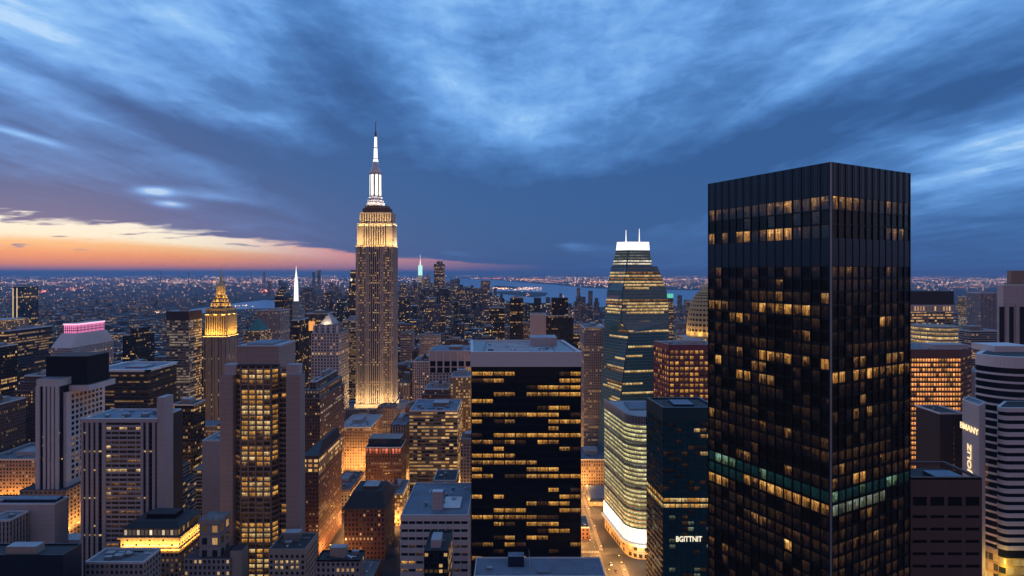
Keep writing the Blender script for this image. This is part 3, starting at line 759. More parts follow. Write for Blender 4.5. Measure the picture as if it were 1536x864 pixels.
for i in range(46):
    zc = zr0 - i * fh - 1.5
    if zc < 3: break
    st = lit_rows[i] if i < len(lit_rows) else 'm'
    for c in range(4):
        q = r4.random()
        m = {'a': 'w_pale' if q < .55 else 'w_amber', 'm': 'w_mid' if q < .6 else ('w_amber' if q < .85 else 'w_dim'), 'd': 'w_dim', 'n': 'w_brown' if q < .7 else 'w_dim'}[st]
        if st == 'a' and q > .93: m = 'w_mid'
        b.win(f0, (c + .5) * f0.L / 4, zc, f0.L / 4 * .74, 2.55, M[m])
    q = r4.random(); b.win(f1, f1.L * .52, zc, f1.L * .66, 2.5, M['w_amber' if st == 'a' and q < .75 else ('w_mid' if q < .4 else 'w_brown')])
    q = r4.random(); b.win(f2, f2.L * .5, zc, f2.L * .6, 2.5, M['w_mid' if q < .3 else 'w_brown'])
    q = r4.random(); b.win(f3, f3.L * .5, zc, f3.L * .55, 2.3, M['w_amber' if q < .16 else 'w_brown'])
    q = r4.random(); b.win(f4, f4.L * .6, zc, f4.L * .55, 2.3, M['w_amber' if q < .10 else 'w_brown'])
for fc, n_ in ((f0, 4), (f1, 1), (f2, 1)):
    mb = MB()
    for c in range(n_ + 1):
        w = .42; mb.fbox(fc, max(0, c * fc.L / n_ - w), min(fc.L, c * fc.L / n_ + w), .01, .5, 1, zb - .4, M['tan'])
    for i in range(47):
        z_ = zr0 - i * fh
        if z_ > 4: mb.fbox(fc, .02, fc.L - .02, .015, .36, z_ - .02, z_ + .95, M['tan'])
    b.part('window_frame', mb)
for fc in (f3, f4):
    mb = MB()
    for i in range(47):
        z_ = zr0 - i * fh
        if z_ > 4: mb.fbox(fc, 0.05, fc.L - .05, .01, .8, z_ - .02, z_ + 1.1, M['tan'])
    b.part('ledge_slat', mb)
b.finish()

# ================================================================== grey tower of dark slots with a tall end pier
d = 450.0
x0, x1 = X(121, d), X(236, d); zt = Z(629, d)
b = Bld('office_tower', 'grey tower of dark vertical slots round a ribbon window panel, with taller end pier', 'office tower', rect(x0, X(247, 452), d, 36), 0, zt)
b.part('wall', MB().box(x0, x1, d + 1.2, d + 35, 0, zt - .6, M['darkbrown'], M['roof_blue']))
b.part('end_pier', MB().box(X(236.5, 452), X(247, 452), 451, 463.5, 0, Z(596, 452), M['mauve'], M['roof_light']))
b.part('fascia', MB().box(x0 - .2, x1 - .1, d - .05, d + 1.15, zt - 2.6, zt + .5, M['mauve'], M['coping']))
fc = Face((x0, d + 1.2), (x1, d + 1.2))
pc = [122.5, 130, 137.5, 145, 155.5, 212.5, 220.5, 230]
for p in pc:
    u = X(p, d) - x0; w = 1.5 if p == 155.5 else 1.0
    b.part('pier', MB().fbox(fc, max(0, u - w), u + w, -.05, 1.15, 0, zt - 2.65, M['mauve']))
fh = 3.66; r5 = random.Random(14)
ua, ub = X(158.5, d) - x0, X(210.5, d) - x0
us = [ua, X(166, d) - x0, X(181, d) - x0, X(203, d) - x0, ub]
us = [ua, X(166, d) - x0, X(178, d) - x0, X(190, d) - x0, X(203, d) - x0, ub]
rowst = {0: 'a', 3: 'd', 4: 'd', 6: 'm', 7: 'm', 9: 'a', 10: 'n', 12: 'm', 13: 'm', 14: 'm', 15: 'm', 18: 'm', 19: 'n', 21: 'd', 25: 'm', 26: 'd'}
for i in range(38):
    zc = Z(643, d) - i * fh
    if zc < 3: break
    st = rowst.get(i, 'n')
    for c in range(5):
        q = r5.random()
        m = 'w_brown' if st == 'n' else ('w_dim' if st == 'd' else ('w_pale' if (st == 'a' and q < .7) else ('w_mid' if q < .45 else 'w_dim')))
        if c == 0 and q > .55 and st != 'n': m = 'w_pale'
        b.win(fc, (us[c] + us[c + 1]) / 2, zc, us[c + 1] - us[c] - .4, 2.0, M[m], .5)
mb = MB()
for i in range(39):
    z_ = Z(643, d) - i * fh + fh / 2
    if z_ > 3: mb.fbox(fc, ua, ub, .02, .7, z_ - .75, z_ + .75, M['mauve'])
for u in us[1:-1]: mb.fbox(fc, u - .22, u + .22, .02, .75, 2, Z(638, d), M['mauve'])
b.part('ribbon_frame', mb)
gaps = list(zip(pc[:-1], pc[1:]))
for a, c in gaps:
    if a == 155.5: continue
    ui, uj = X(a, d) - x0 + 1.0, X(c, d) - x0 - 1.0
    for i in range(38):
        zc = Z(643, d) - i * fh
        if zc < 3: break
        q = r5.random(); lit = (i in (5, 9, 15, 23) and q < .6) or q > .985
        b.win(fc, (ui + uj) / 2, zc, uj - ui - .15, 2.7 if not lit else 1.2, M['w_pale'] if lit else M['g_dark'], .12)
b.finish()
b.roof(rect(x0 + 1.5, x1 - 1, d + 2, 32), zt - .6, n=9, seed=4, m='roof_blue', pent=False)

# ================================================================== pale slab with a black plant box (far left of the grey tower)
d = 560.0
xa, xb = X(53.5, d), X(94, d); zA = Z(569, d); zB = Z(590, d); zbase = Z(734, d)
b = Bld('office_tower', 'pale stone tower with a black box on top and tall slots in front', 'office tower', rect(xa, xb, d, 58), 0, zA)
b.part('shaft_wall', MB().box(xa + .5, xb - 3.2, d + 1, d + 44, zbase - 3, zA - .4, M['g_dark'], M['roof_dark']))
b.part('block_wall', MB().box(xa + 4, xb, d + 5, d + 58, zbase - 3, zB, M['white_stone'], M['roof_dark']))
b.part('crown_wall', MB().box(xa + .2, xb - 3, d + .6, d + 43, zA - 7, zA, M['white_stone'], M['roof']))
fc = Face((xa, d + 1), (xb - 3, d + 1))
for p, w in ((55.5, 2.6), (66.5, 1.2), (73, 1.2), (79, 1.3), (85.5, 1.6)):
    u = X(p, d) - xa; b.part('pier', MB().fbox(fc, max(0, u - w), u + w, 0, 1.3, zbase, zA - 6.9, M['white_stone']))
b.part('plant_box', MB().box(X(69, 575), X(131, 575), 575, 606, zB, Z(534.5, 575), M['black'], M['roof_dark']))
b.part('plant_curb', MB().box(X(68, 572), X(133.5, 572), 572, 610, zB - .1, zB + 5.5, M['white_stone'], M['roof']))
fs = Face((xb, d + 5), (xb, d + 58)); r6 = random.Random(3)
for i in range(17):
    zc = zB - 5.5 - i * 5.4
    if zc < zbase + 2: break
    for c in range(8):
        q = r6.random(); m = 'g_dark'
        if 8 <= i <= 14 and q < .45: m = 'w_mid'
        elif q < .05: m = 'w_dim'
        if i == 5 and c == 4: m = 'w_amber'
        b.win(fs, 8 + c * 5.6, zc, 3.4, 3.2, M[m])
for (p, zz) in ((64, 656), (64, 669), (79, 669), (80, 684), (92, 689), (64, 690), (88, 650)):
    b.win(fc, X(p, d) - xa, Z(zz, d), 1.3, 1.6, M['w_pale'], .3)
b.finish()
b.part('podium_wall', MB().box(xa - 14, xb + 5, d - 2, d + 66, 0, zbase - .02, F['tan'], M['roof_dark'], bay=4.4, fl=4.2))
for i in range(4): lamp_light('floodlight', (xb + 8.0, d + 4 + i * 15, 9), 16000, (1.0, .46, .09), 'AREA', 4.0, (R(152), 0, R(90)), sy=.6)
b.part('podium_ledge', MB().box(xa - 14.3, xb + 5.3, d - 2.3, d + 66.3, zbase - 1.6, zbase - .5, M['tan'], M['roof_dark']))

# ================================================================== art deco spire tower, floodlit
d = 900.0; kk = d / FPX
xa, xb = X(533.5, d), X(590, d); DEP = 36.0; z0 = Z(606, d); zs = Z(368, d); z2 = Z(335, d); z3 = Z(318.5, d); z4 = Z(308, d)
b = Bld('skyscraper', 'tall stone art deco skyscraper with floodlit gold upper setbacks and a glowing white mast', 'skyscraper', rect(xa, xb, d, DEP), 0, zs)
xc = (xa + xb) / 2
OCC.append(([(x, y, z) for x in (xa + 3, xb - 3) for y in (d + 2, d + 30) for z in (zs, z4)], d))
b.part('wall', MB().box(xa + .8, xb - .8, d + .8, d + DEP, z0 - 30, zs, M['black'], M['roof']))
lim = M['shaft_stone']
def rib_set(fc, cols, za, zb_, w, dep, nm='pier_rib', m=lim):
    mb = MB()
    for u in cols: mb.fbox(fc, u - w, u + w, -.05, dep, za, zb_, m)
    b.part(nm, mb)
fF = Face((xa, d + .8), (xb, d + .8)); fS = Face((xb - .8, d), (xb - .8, d + DEP))
NC = 18; cw = fF.L / NC
mb = MB()
for c in range(NC + 1):
    w = .80 if c not in (0, 1, 5, 6, 12, 13, NC - 1, NC) else 1.35
    mb.fbox(fF, max(0, c * cw - w), min(fF.L, c * cw + w), -.05, .75 if c not in (5, 6, 12, 13) else 1.3, z0, zs + .4, lim)
b.part('pier_rib', mb)
mb = MB()
for c in range(11): mb.fbox(fS, max(0, c * fS.L / 10 - .8), min(fS.L, c * fS.L / 10 + .8), -.05, .75, z0, zs + .3, lim)
b.part('pier_rib', mb)
mb = MB(); fh = 3.9; nfl = int((zs - z0) / fh)
for i in range(nfl): mb.fbox(fF, .1, fF.L - .1, .01, .30, z0 + i * fh, z0 + i * fh + 1.5, M['darkbrown'])
for i in range(nfl): mb.fbox(fS, .1, fS.L - .1, .01, .30, z0 + i * fh, z0 + i * fh + 1.5, M['darkbrown'])
b.part('spandrel_edging', mb)
r7 = random.Random(40)
for i in range(nfl):
    t = (i + .5) / nfl; rowon = r7.random() < .17
    for c in range(NC):
        q = r7.random(); p = .12
        if t > .62: p = .50 if c < 5 or c > 12 else .18
        if .28 < t < .60: p = .52 if c > 11 else .13
        if .05 < t < .28: p = .30 if c > 11 else .05
        if rowon: p = max(p, .62)
        m = 'w_pale' if q < p * .5 else ('w_amber' if q < p else 'g_dark')
        b.win(fF, (c + .5) * cw, z0 + i * fh + 2.75, cw - 1.75, 1.9, M[m], .12)
    for c in range(10):
        q = r7.random(); b.win(fS, (c + .5) * fS.L / 10, z0 + i * fh + 2.75, fS.L / 10 - 1.5, 2.1, M['w_amber' if q < (.30 if rowon else .04) else 'g_dark'], .12)
b.finish()
# floodlit setbacks
x2a, x2b = X(535, d), X(588.5, d); x3a, x3b = X(538, d), X(586.5, d)
b.part('setback', MB().box(x2a, x2b, d + 3, d + DEP - 3, zs - 1, z2, lim, M['roof']))
b.part('setback', MB().box(x3a, x3b, d + 5, d + DEP - 5, z2 - 1, z3, lim, M['roof']))
f2_ = Face((x2a, d + 3), (x2b, d + 3)); f3_ = Face((x3a, d + 5), (x3b, d + 5)); f2s = Face((x2b, d + 3), (x2b, d + DEP - 3)); f3s = Face((x3b, d + 5), (x3b, d + DEP - 5))
for fc, za, zb_, n_ in ((f2_, zs - 1, z2 + .6, 15), (f3_, z2 - 1, z3 + .6, 13), (f2s, zs - 1, z2 + .5, 7), (f3s, z2 - 1, z3 + .5, 6)):
    rib_set(fc, [(c + .5) * fc.L / n_ for c in range(n_)], za, zb_, fc.L / n_ * .27, 1.0)
    mb = MB()
    for c in range(n_ - 1): mb.fbox(fc, (c + 1) * fc.L / n_ - fc.L / n_ * .2, (c + 1) * fc.L / n_ + fc.L / n_ * .2, .01, .1, za + 2, zb_ - 3, M['g_dark'])
    b.part('window_slot_glazing', mb)
for xq in (x2a + 4.6, x2b - 4.6):
    b.part('corner_turret', MB().box(xq - 4.5, xq + 4.5, d + 1.5, d + 12, zs - 1, z2 - 1.5 , lim, M['roof']))
b.part('observation_cap', MB().box(X(542, d), X(583, d), d + 8, d + DEP - 8, z3 - 1, z4 - 3.5, M['brown'], M['roof']))
b.part('observation_cap', MB().box(X(545, d), X(580, d), d + 9.5, d + DEP - 9.5, z4 - 3.6, z4 + .5, M['tan'], M['roof']))
xm, ym = X(563.5, d + 18), d + 18.0
zm0, zm1, zm2 = Z(308, d + 18), Z(296, d + 18), Z(259, d + 18)
b.part('mast_base', MB().lathe(xm, ym, [(14.2, z4 + .3), (14.2, zm0 + 3.4), (12.6, zm0 + 3.5), (12.6, zm0 + 7.6), (11.0, zm0 + 7.7), (11.0, zm1), (9.6, zm1 + .1)], M['slab'], 24))
ms = b.part('mast', MB().lathe(xm, ym, [(8.9, zm1 - .2), (8.6, zm2)], M['steel'], 24))
for i in range(8):
    a = i * math.pi / 4 + math.pi / 8; rr = 9.0
    px_, py_ = xm + rr * math.cos(a), ym + rr * math.sin(a)
    b.part('mast_light_panel', MB().prism([(px_ - 1.9 * -math.sin(a) + .15 * math.cos(a), py_ - 1.9 * math.cos(a) + .15 * math.sin(a)), (px_ + 1.9 * -math.sin(a) + .15 * math.cos(a), py_ + 1.9 * math.cos(a) + .15 * math.sin(a)), (px_ + 1.9 * -math.sin(a) - .6 * math.cos(a), py_ + 1.9 * math.cos(a) - .6 * math.sin(a)), (px_ - 1.9 * -math.sin(a) - .6 * math.cos(a), py_ - 1.9 * math.cos(a) - .6 * math.sin(a))], zm1 + 2, zm2 - 4, M['glow_white'], M['glow_white'], bottom=True), ms)
    a = i * math.pi / 4
    b.part('mast_wing', MB().tube((xm + 9.2 * math.cos(a), ym + 9.2 * math.sin(a), zm1), (xm + 9.0 * math.cos(a), ym + 9.0 * math.sin(a), zm2 - 1), .9, .6, M['plant'], 6), ms)
b.part('mast_cap', MB().lathe(xm, ym, [(9.6, zm2 - .1), (9.6, zm2 + 1.8), (7.8, zm2 + 2.6), (7.4, Z(252, d + 18)), (5.6, Z(251, d + 18)), (5.6, Z(246, d + 18)), (4.2, Z(243, d + 18))], M['steel'], 20))
b.part('antenna_base', MB().lathe(xm, ym, [(4.3, Z(246, d + 18) + 2), (4.0, Z(240, d + 18)), (3.2, Z(238, d + 18)), (2.8, Z(222, d + 18)), (2.4, Z(221, d + 18)), (2.0, Z(206, d + 18)), (1.3, Z(205, d + 18))], M['glow_white'], 12))  # floodlight on the antenna put in as glow of its own surface
b.part('antenna_ring', MB().lathe(xm, ym, [(3.6, Z(239, d + 18) - .3), (3.6, Z(238, d + 18))], M['brown'], 12))
b.part('antenna_ring', MB().lathe(xm, ym, [(3.1, Z(223, d + 18)), (3.1, Z(221.6, d + 18))], M['brown'], 12))
b.part('antenna', MB().lathe(xm, ym, [(1.7, Z(206, d + 18)), (1.6, Z(199, d + 18)), (.7, Z(198, d + 18)), (.5, Z(183, d + 18)), (.1, Z(182, d + 18))], M['brown'], 10))
# plinth the lit shaft rises from
b.part('plinth_wall', MB().box(xa - 18, xb + 16, d - 12, d + 52, 0, z0 - 6, F['stone'], M['roof']))
b.part('plinth_wall', MB().box(xa - 2, xb + 2, d - 2, d + 40, z0 - 6.2, z0 - .2, M['lime'], M['roof_light']))
def flood(x, y, z, p, rx, rz=0.0, col=GOLD, s=3.0, sy=.6):
    lamp_light('floodlight', (x, y, z), p, col, 'AREA', s, (rx, 0, rz), sy=sy)
for i in range(7):      # uplights standing on the plinth in front of the shaft
    x = xa + (i + .5) * (xb - xa) / 7
    flood(x, d - 9.5, z0 - 3.5, 9500 if i in (0, 1, 4, 5, 6) else 3600, R(152), 0, (1.0, .62, .26), 4.0)
for i in range(3): flood(xb + 8.5, d + 6 + i * 11, z0 - 3.5, 5000, R(152), R(90), (1.0, .62, .26), 4.0)
for i in range(6):
    x = xa + (i + .5) * (xb - xa) / 6
    flood(x, d - 4.5, zs - 1.0, 11500, R(160), 0, (1.0, .62, .22), 6.0)
    flood(x_ := xa + 3 + (i + .5) * (xb - xa - 6) / 6, d - .5, z2 - 3.5, 6500, R(160), 0, (1.0, .66, .26), 5.0)
for i in range(3):
    flood(xb + 3.4, d + 6 + i * 11, zs - 1, 7000, R(160), R(90), (1.0, .78, .42), 6.0)
    flood(xb - .4, d + 7 + i * 10, z2 - 1.5, 1500, R(166), R(90), (1.0, .80, .46), 5.0)
for a in (-130, -90, -50, 0): flood(xm + 17 * math.cos(R(a)), ym + 17 * math.sin(R(a)), zm0 + .8, 5200, R(150), R(a + 90), (1.0, .93, .80), 4.0)

# ================================================================== faceted glass tower with a white crown
d = 700.0
b_lv = [  # photo row, then (left, ridge, right) columns and distances
    (362.5, 925.5, 943, 973.5, 712, 704, 709), (375, 924, 942.5, 974.5, 713, 703, 709), (399, 919, 940, 978, 716, 702, 709), (399.5, 917, 940, 986, 718, 700, 708),
    (436, 911, 934, 1000, 722, 699, 708), (482, 907, 932, 1004, 727, 699, 708), (500, 906, 943, 1004, 731, 698, 708), (560, 903, 935, 996, 738, 697, 706), (640, 899, 926, 984, 744, 696, 704), (760, 893, 915, 970, 750, 695, 702)]
def lv(i):
    y, l, f_, r_, dl, df, dr = b_lv[i]; z = Z(y, 702)
    return z, (X(l, dl), dl), (X(f_, df), df), (X(r_, dr), dr), (X(r_, dr) + (X(l, dl) - X(f_, df)), dr + dl - df)
poly0 = [lv(5)[k] for k in (1, 2, 3, 4)]
b = Bld('skyscraper', 'tapering blue glass skyscraper of folded facets with a glowing white crown and twin rods', 'skyscraper', poly0, 0, Z(480, 702))
OCC.append(([(*lv(i)[k], lv(i)[0]) for i in (1, 4) for k in (1, 2, 3, 4)], 700))
mb = MB(); r8 = random.Random(77)
for i in range(1, len(b_lv) - 1):
    z1_, *t = lv(i); z0_, *q = lv(i + 1)
    if z1_ - z0_ < .6:
        for j in range(4): mb.face([(*q[j], z0_), (*q[(j + 1) % 4], z0_), (*t[(j + 1) % 4], z1_), (*t[j], z1_)], M['g_blue'])
        continue
    for j in range(4):
        mb.face([(*q[j], z0_), (*q[(j + 1) % 4], z0_), (*t[(j + 1) % 4], z1_), (*t[j], z1_)], M['g_facet'])
b.part('glass_wall', mb)
def lerp(a, c, t): return tuple(a[i] + (c[i] - a[i]) * t for i in range(len(a)))
def facet_strip(j, ya, yb, u0, u1, off, m, nm='window_strip', parent=None):
    for i in range(1, len(b_lv) - 1):
        if b_lv[i][0] <= ya < b_lv[i + 1][0]: break
    ya_, yb_ = b_lv[i][0], b_lv[i + 1][0]; yb = min(yb, yb_ - .05)
    z1_, *t = lv(i); z0_, *q = lv(i + 1)
    def pt(u, y):
        s = (y - ya_) / (yb_ - ya_)
        A = lerp((*t[j], z1_), (*q[j], z0_), s); B = lerp((*t[(j + 1) % 4], z1_), (*q[(j + 1) % 4], z0_), s)
        return lerp(A, B, u)
    A, B, C_, E = pt(u0, yb), pt(u1, yb), pt(u1, ya), pt(u0, ya)
    n = np.cross(np.array(B) - np.array(A), np.array(E) - np.array(A)); n = n / np.linalg.norm(n) * off
    L = math.dist(A, B); q0 = r8.random() * 500
    pts = [tuple(np.array(p) + n) for p in (A, B, C_, E)]
    mb = MB(); mb.face(pts, m, [(q0, 0), (q0 + L, 0), (q0 + L, 1), (q0, 1)])
    return mb
fpx = 4.6
lit_front = {0: (0, 1), 1: (0, 1), 2: (0, 1), 3: (.0, 1), 4: (0, 1), 5: (.05, .6), 9: (0, 1), 10: (0, 1), 11: (.1, 1), 12: (0, 1), 13: (.1, .9), 16: (.4, .6), 19: (.02, .98), 24: (.03, .98), 27: (.0, .4), 32: (.02, .98), 36: (.0, .5), 39: (.02, 1), 42: (0, 1), 45: (0, .9), 47: (.0, 1)}
n_st = 0
for k in range(48):
    y = 408 + k * fpx
    for j, table in ((0, None), (1, lit_front)):
        if j == 1: seg = lit_front.get(k)
        else:
            q = r8.random(); seg = lit_front.get(k)
            if k > 14: seg = (.1 + .5 * r8.random(), 1) if (q < .34 or k in lit_front and q < .7) else None
            elif seg and q < .3: seg = None
        if not seg: continue
        m_ = M['w_pale'] if r8.random() < .8 else M['w_mid']
        mbx = facet_strip(j, y, y + fpx * .62, seg[0], seg[1], .25, m_)
        if n_st < 98: b.part('window_strip', mbx); n_st += 1
mb = MB()
for j in (0, 1):
    for k in range(-6, 60):
        y = 408 + k * fpx - fpx * .25
        if y < 376 or abs(y - 399) < 2: continue
        q = facet_strip(j, y, y + fpx * .16, .0, 1.0, .32, M['plant'])
        mb.face(q.v, M['plant'])
b.part('floor_slat', mb)
for i in range(1, len(b_lv) - 1):
    a, c = lv(i), lv(i + 1)
    if a[0] - c[0] > 1: b.part('arris_edging', MB().tube((*a[2], a[0]), (*c[2], c[0]), .45, .45, M['dark_metal'], 6))
t0, t1 = lv(0), lv(1)
b.part('crown', MB().prism([t1[k] for k in (1, 2, 3, 4)], t1[0], t0[0], M['glow_white'], M['roof_light'], poly1=[t0[k] for k in (1, 2, 3, 4)]))
for px_, py_ in ((939, 345), (959, 343)):
    x, y = X(px_, 716), 716
    b.part('rod', MB().tube((x, y, t0[0] - 2), (x, y, Z(py_, 716)), .8, .25, M['glow_white'], 6))  # rods made to glow by themselves
# bright upper storeys under the crown
for k in range(5):
    for j in (0, 1): b.part('window_strip', facet_strip(j, 378 + k * 4.2, 380.2 + k * 4.2, .0, 1.0 if j else .95, .25, M['w_white'] if k > 2 else M['w_limedim']))

# ================================================================== wave-fronted glass block with rounded corner and white base
def rounded(cx_, y0, xr, xl, yb, rad, n=10, skew=(0.0, 0.0)):
    """footprint with one rounded front-left corner"""
    p = []
    for i in range(n + 1):
        a = R(180 + 90 * i / n); p.append((cx_ + rad + rad * math.cos(a), y0 + rad + rad * math.sin(a)))
    return p + [(xr, y0), (xr, yb), (xl, yb)]
poly = rounded(103.5, 520.0, 152.0, 94.5, 587.0, 17.0)
b = Bld('office_block', 'green lit glass block with a rounded corner and a bright white base', 'office block', poly, 0, 132)
def grow(poly, g):
    c = np.mean(poly, axis=0); out = []
    n = len(poly)
    for i in range(n):
        a, p, c_ = np.array(poly[i - 1]), np.array(poly[i]), np.array(poly[(i + 1) % n])
        n1 = (p - a) / np.linalg.norm(p - a); n2 = (c_ - p) / np.linalg.norm(c_ - p)
        N = np.array((n1[1] + n2[1], -n1[0] - n2[0])); N /= max(1e-6, np.linalg.norm(N))
        out.append(tuple(p + N * g))
    return out
zt = 132.0; zb = 28.5; nf = 24; fh = (zt - 9 - zb) / nf
b.part('glass_wall', MB().prism(grow(poly, -.5), 0, zt - 9, M['g_teal'], M['roof_light']))
open_edge = [(94.5, 587.0)] + poly[:12]
r9 = random.Random(6)
for i in range(nf):
    z_ = zb + i * fh
    mb = MB(); pl = grow(poly, -.12); oe = [pl[-1]] + pl[:12]
    u = r9.random() * 300
    for a, c in zip(oe[:-1], oe[1:]):
        L = math.dist(a, c); mb.face([(*a, z_ + .2), (*c, z_ + .2), (*c, z_ + fh * .62), (*a, z_ + fh * .62)], M['w_lime'] if (i + 1) % 5 else M['w_limedim'], [(u, 0), (u + L, 0), (u + L, 1), (u, 1)]); u += L
    b.part('window_band', mb)
    b.part('floor_band', MB().prism(grow(poly, .55), z_ + fh * .68, z_ + fh * 1.0, M['mauve'], M['plant'], bottom=True))
mb = MB()
pl = grow(poly, .2)
oe = [pl[-1]] + pl[:12]
for a, c in zip(oe[:-1], oe[1:]):
    fc = Face(a, c); n_ = max(1, round(fc.L / 1.6))
    for q in range(n_): mb.fbox(fc, q * fc.L / n_, q * fc.L / n_ + .3, -.1, .25, zt - 9, zt + .2, M['coping'])
b.part('screen_rib', mb)
b.part('roof', MB().prism(grow(poly, -1.2), zt - 9, zt - 2.2, M['navy'], M['roof_light']))
b.part('penthouse', MB().box(112, 138, 545, 575, zt - 2.4, zt - .6, M['plant'], M['roof_blue']))
b.part('lit_base', MB().prism(grow(poly, .9), zb - 13, zb - .6, M['glow_white'], M['coping'], bottom=True))
mb = MB(); pl = grow(poly, .9); oe = [pl[-1]] + pl[:12]
for a, c in zip(oe[:-1], oe[1:]):
    fc = Face(a, c); n_ = max(1, round(fc.L / 5))
    for q in range(n_): mb.fbox(fc, q * fc.L / n_ - .15, q * fc.L / n_ + .25, .0, .3, zb - 12.9, zb - .7, M['plant'])
b.part('base_rib', mb)
b.part('canopy', MB().prism(grow(poly, 3.4), zb - 16, zb - 13.6, M['slab'], M['coping'], bottom=True))
b.part('shopfront', MB().prism(grow(poly, -.4), 0, zb - 16.1, F['gold_lit'], M['roof'], bay=5, fl=6))
lamp_light('soffit_light', (103, 545, 10.5), 9000, (1.0, .8, .5), 'POINT', 1.5)
lamp_light('soffit_light', (116, 513, 10.5), 9000, (1.0, .8, .5), 'POINT', 1.5)

# ================================================================== dark teal tower with a lit double storey
d = 400.0
P = [(X(994.5, d), d), (X(1078, d), d), (X(1078, d) - 3, d + 33), (X(970, d + 32), d + 32)]
zt = Z(611, d)
b = Bld('office_tower', 'dark teal glass tower with one amber lit double storey and a small white sign', 'office tower', P, 0, zt)
b.part('wall', MB().prism(P, 0, zt - 1.2, M['g_teal'], M['roof_dark']))
b.part('cornice_panel', MB().prism(grow(P, .35), zt - 9, zt - 2.3, M['teal_panel'], M['roof_dark'], bottom=True))
mb = MB()
for i in range(4): mb.fbox(Face(P[i], P[(i + 1) % 4]), .0 if i % 2 else -.3, math.dist(P[i], P[(i + 1) % 4]) + (.0 if i % 2 else .3), -1.5, .36 + .01 * (i % 2), zt - 2.28, zt + .004 * i, M['teal_panel'])
b.part('parapet_edging', mb)
b.part('roof_hatch', MB().box(X(1010, 410), X(1040, 410), 408, 424, zt - 1.3, zt + .2, M['dark_metal'], M['roof_blue']))
fL, fR = Face(P[3], P[0]), Face(P[0], P[1]); fh = 4.05; rA = random.Random(31)
for i in range(36):
    zc = zt - 12 - i * fh
    if zc < 4: break
    band = i in (13, 14)
    for fc, nc in ((fL, 8), (fR, 9)):
        rowl = rA.random()
        for c in range(nc):
            q = rA.random(); m = 'g_teal'
            if band: m = 'w_pale' if q < .6 else 'w_amber'
            elif fc is fR and i in (1, 2) and c > 3 and q < .75: m = 'w_pale' if q < .3 else 'w_mid'
            elif fc is fR and i == 5 and c > 5: m = 'w_pale'
            elif i > 15 and q < .14: m = 'w_limedim'
            elif rowl > .8 and q < .25: m = 'w_dim'
            elif q < .05: m = 'w_dim'
            elif q < .25: m = 'w_brown'
            b.win(fc, (c + .5) * fc.L / nc, zc, fc.L / nc - .35, 2.5, M[m])
mb = MB()
for fc, nc in ((fL, 8), (fR, 9)):
    for c in range(nc + 1): mb.fbox(fc, max(0, c * fc.L / nc - .1), min(fc.L, c * fc.L / nc + .1), 0, .22, 2, zt - 9.1, M['dark_metal'])
    for i in range(36):
        z_ = zt - 12 - i * fh + fh / 2
        if z_ > 4: mb.fbox(fc, .05, fc.L - .05, .01, .16, z_ - .5, z_ + .5, M['teal_panel'])
b.part('window_frame', mb)
b.finish()
def lettering(parent_b, txt, fc, u, z, size, m, sx=1.0, vertical=False, off=.5, name='sign_lettering', shear=0.0):
    cu_ = D.curves.new(name, 'FONT'); cu_.body = txt; cu_.size = size; cu_.extrude = .12; cu_.align_x = 'CENTER'; cu_.align_y = 'CENTER'; cu_.offset = size * .012; cu_.shear = shear
    cu_.resolution_u = 3
    tmp = D.objects.new(name, cu_); S.collection.objects.link(tmp)
    bpy.context.view_layer.update()
    me = D.meshes.new_from_object(tmp.evaluated_get(bpy.context.evaluated_depsgraph_get())); me.name = name
    D.objects.remove(tmp); me.materials.clear(); me.materials.append(m)
    o = D.objects.new(name, me); S.collection.objects.link(o); o.parent = parent_b.e
    x, y = fc.at(u, off); o.location = (x - parent_b.org[0], y - parent_b.org[1], z - parent_b.org[2])
    o.rotation_mode = 'XYZ'; o.scale = (sx, 1, 1)
    o.rotation_euler = (R(90), 0, fc.rz)
    if vertical:
        from mathutils import Euler, Matrix
        o.rotation_euler = (Matrix.Rotation(fc.rz, 3, 'Z') @ Matrix.Rotation(R(90), 3, 'X') @ Matrix.Rotation(R(90), 3, 'Z')).to_euler()
    return o
lettering(b, 'BGITTNIT', fR, X(1033, d) - P[0][0], Z(808.5, d), 5.2, M['glow_sign_white'], sx=.80)
# ================================================================== gold crowned clock-tower like shaft on the left
d = 1000.0; GD = 40.0
xa, xb = X(305.5, d), X(340, d); zc0, zc1 = Z(504, d), Z(463, d); xm = (xa + xb) / 2; ym = d + GD / 2
b = Bld('tower', 'stone tower with a floodlit gold colonnade, stepped dome and thin spire', 'tower', rect(xa, xb, d, GD), 0, zc0)
OCC.append(([(x, y, z) for x in (xa, xb) for y in (d, d + GD) for z in (zc0, zc1)], d))
b.part('wall', MB().prism(rect(xa, xb, d, GD), 0, zc0, F['vert'], M['roof'], bay=4.2, fl=4.2))
mb = MB()
for fc in (Face((xa, d), (xb, d)), Face((xb, d), (xb, d + GD))):
    for c in range(8): mb.fbox(fc, max(0, c * fc.L / 7 - 1.2), min(fc.L, c * fc.L / 7 + 1.2), -.05, 1.0, 0, zc0 - 2, M['lime'])
b.part('pier_rib', mb)
b.part('cornice', MB().box(xa - 1.4, xb + 1.4, d - 1.4, d + GD + 1.4, zc0 - 3.5, zc0, M['lime'], M['roof']))
b.part('colonnade_wall', MB().box(xa + 2.0, xb - 2.0, d + 2.5, d + GD - 2, zc0 - .1, zc1, M['gold_stone'], M['roof']))
mb = MB()
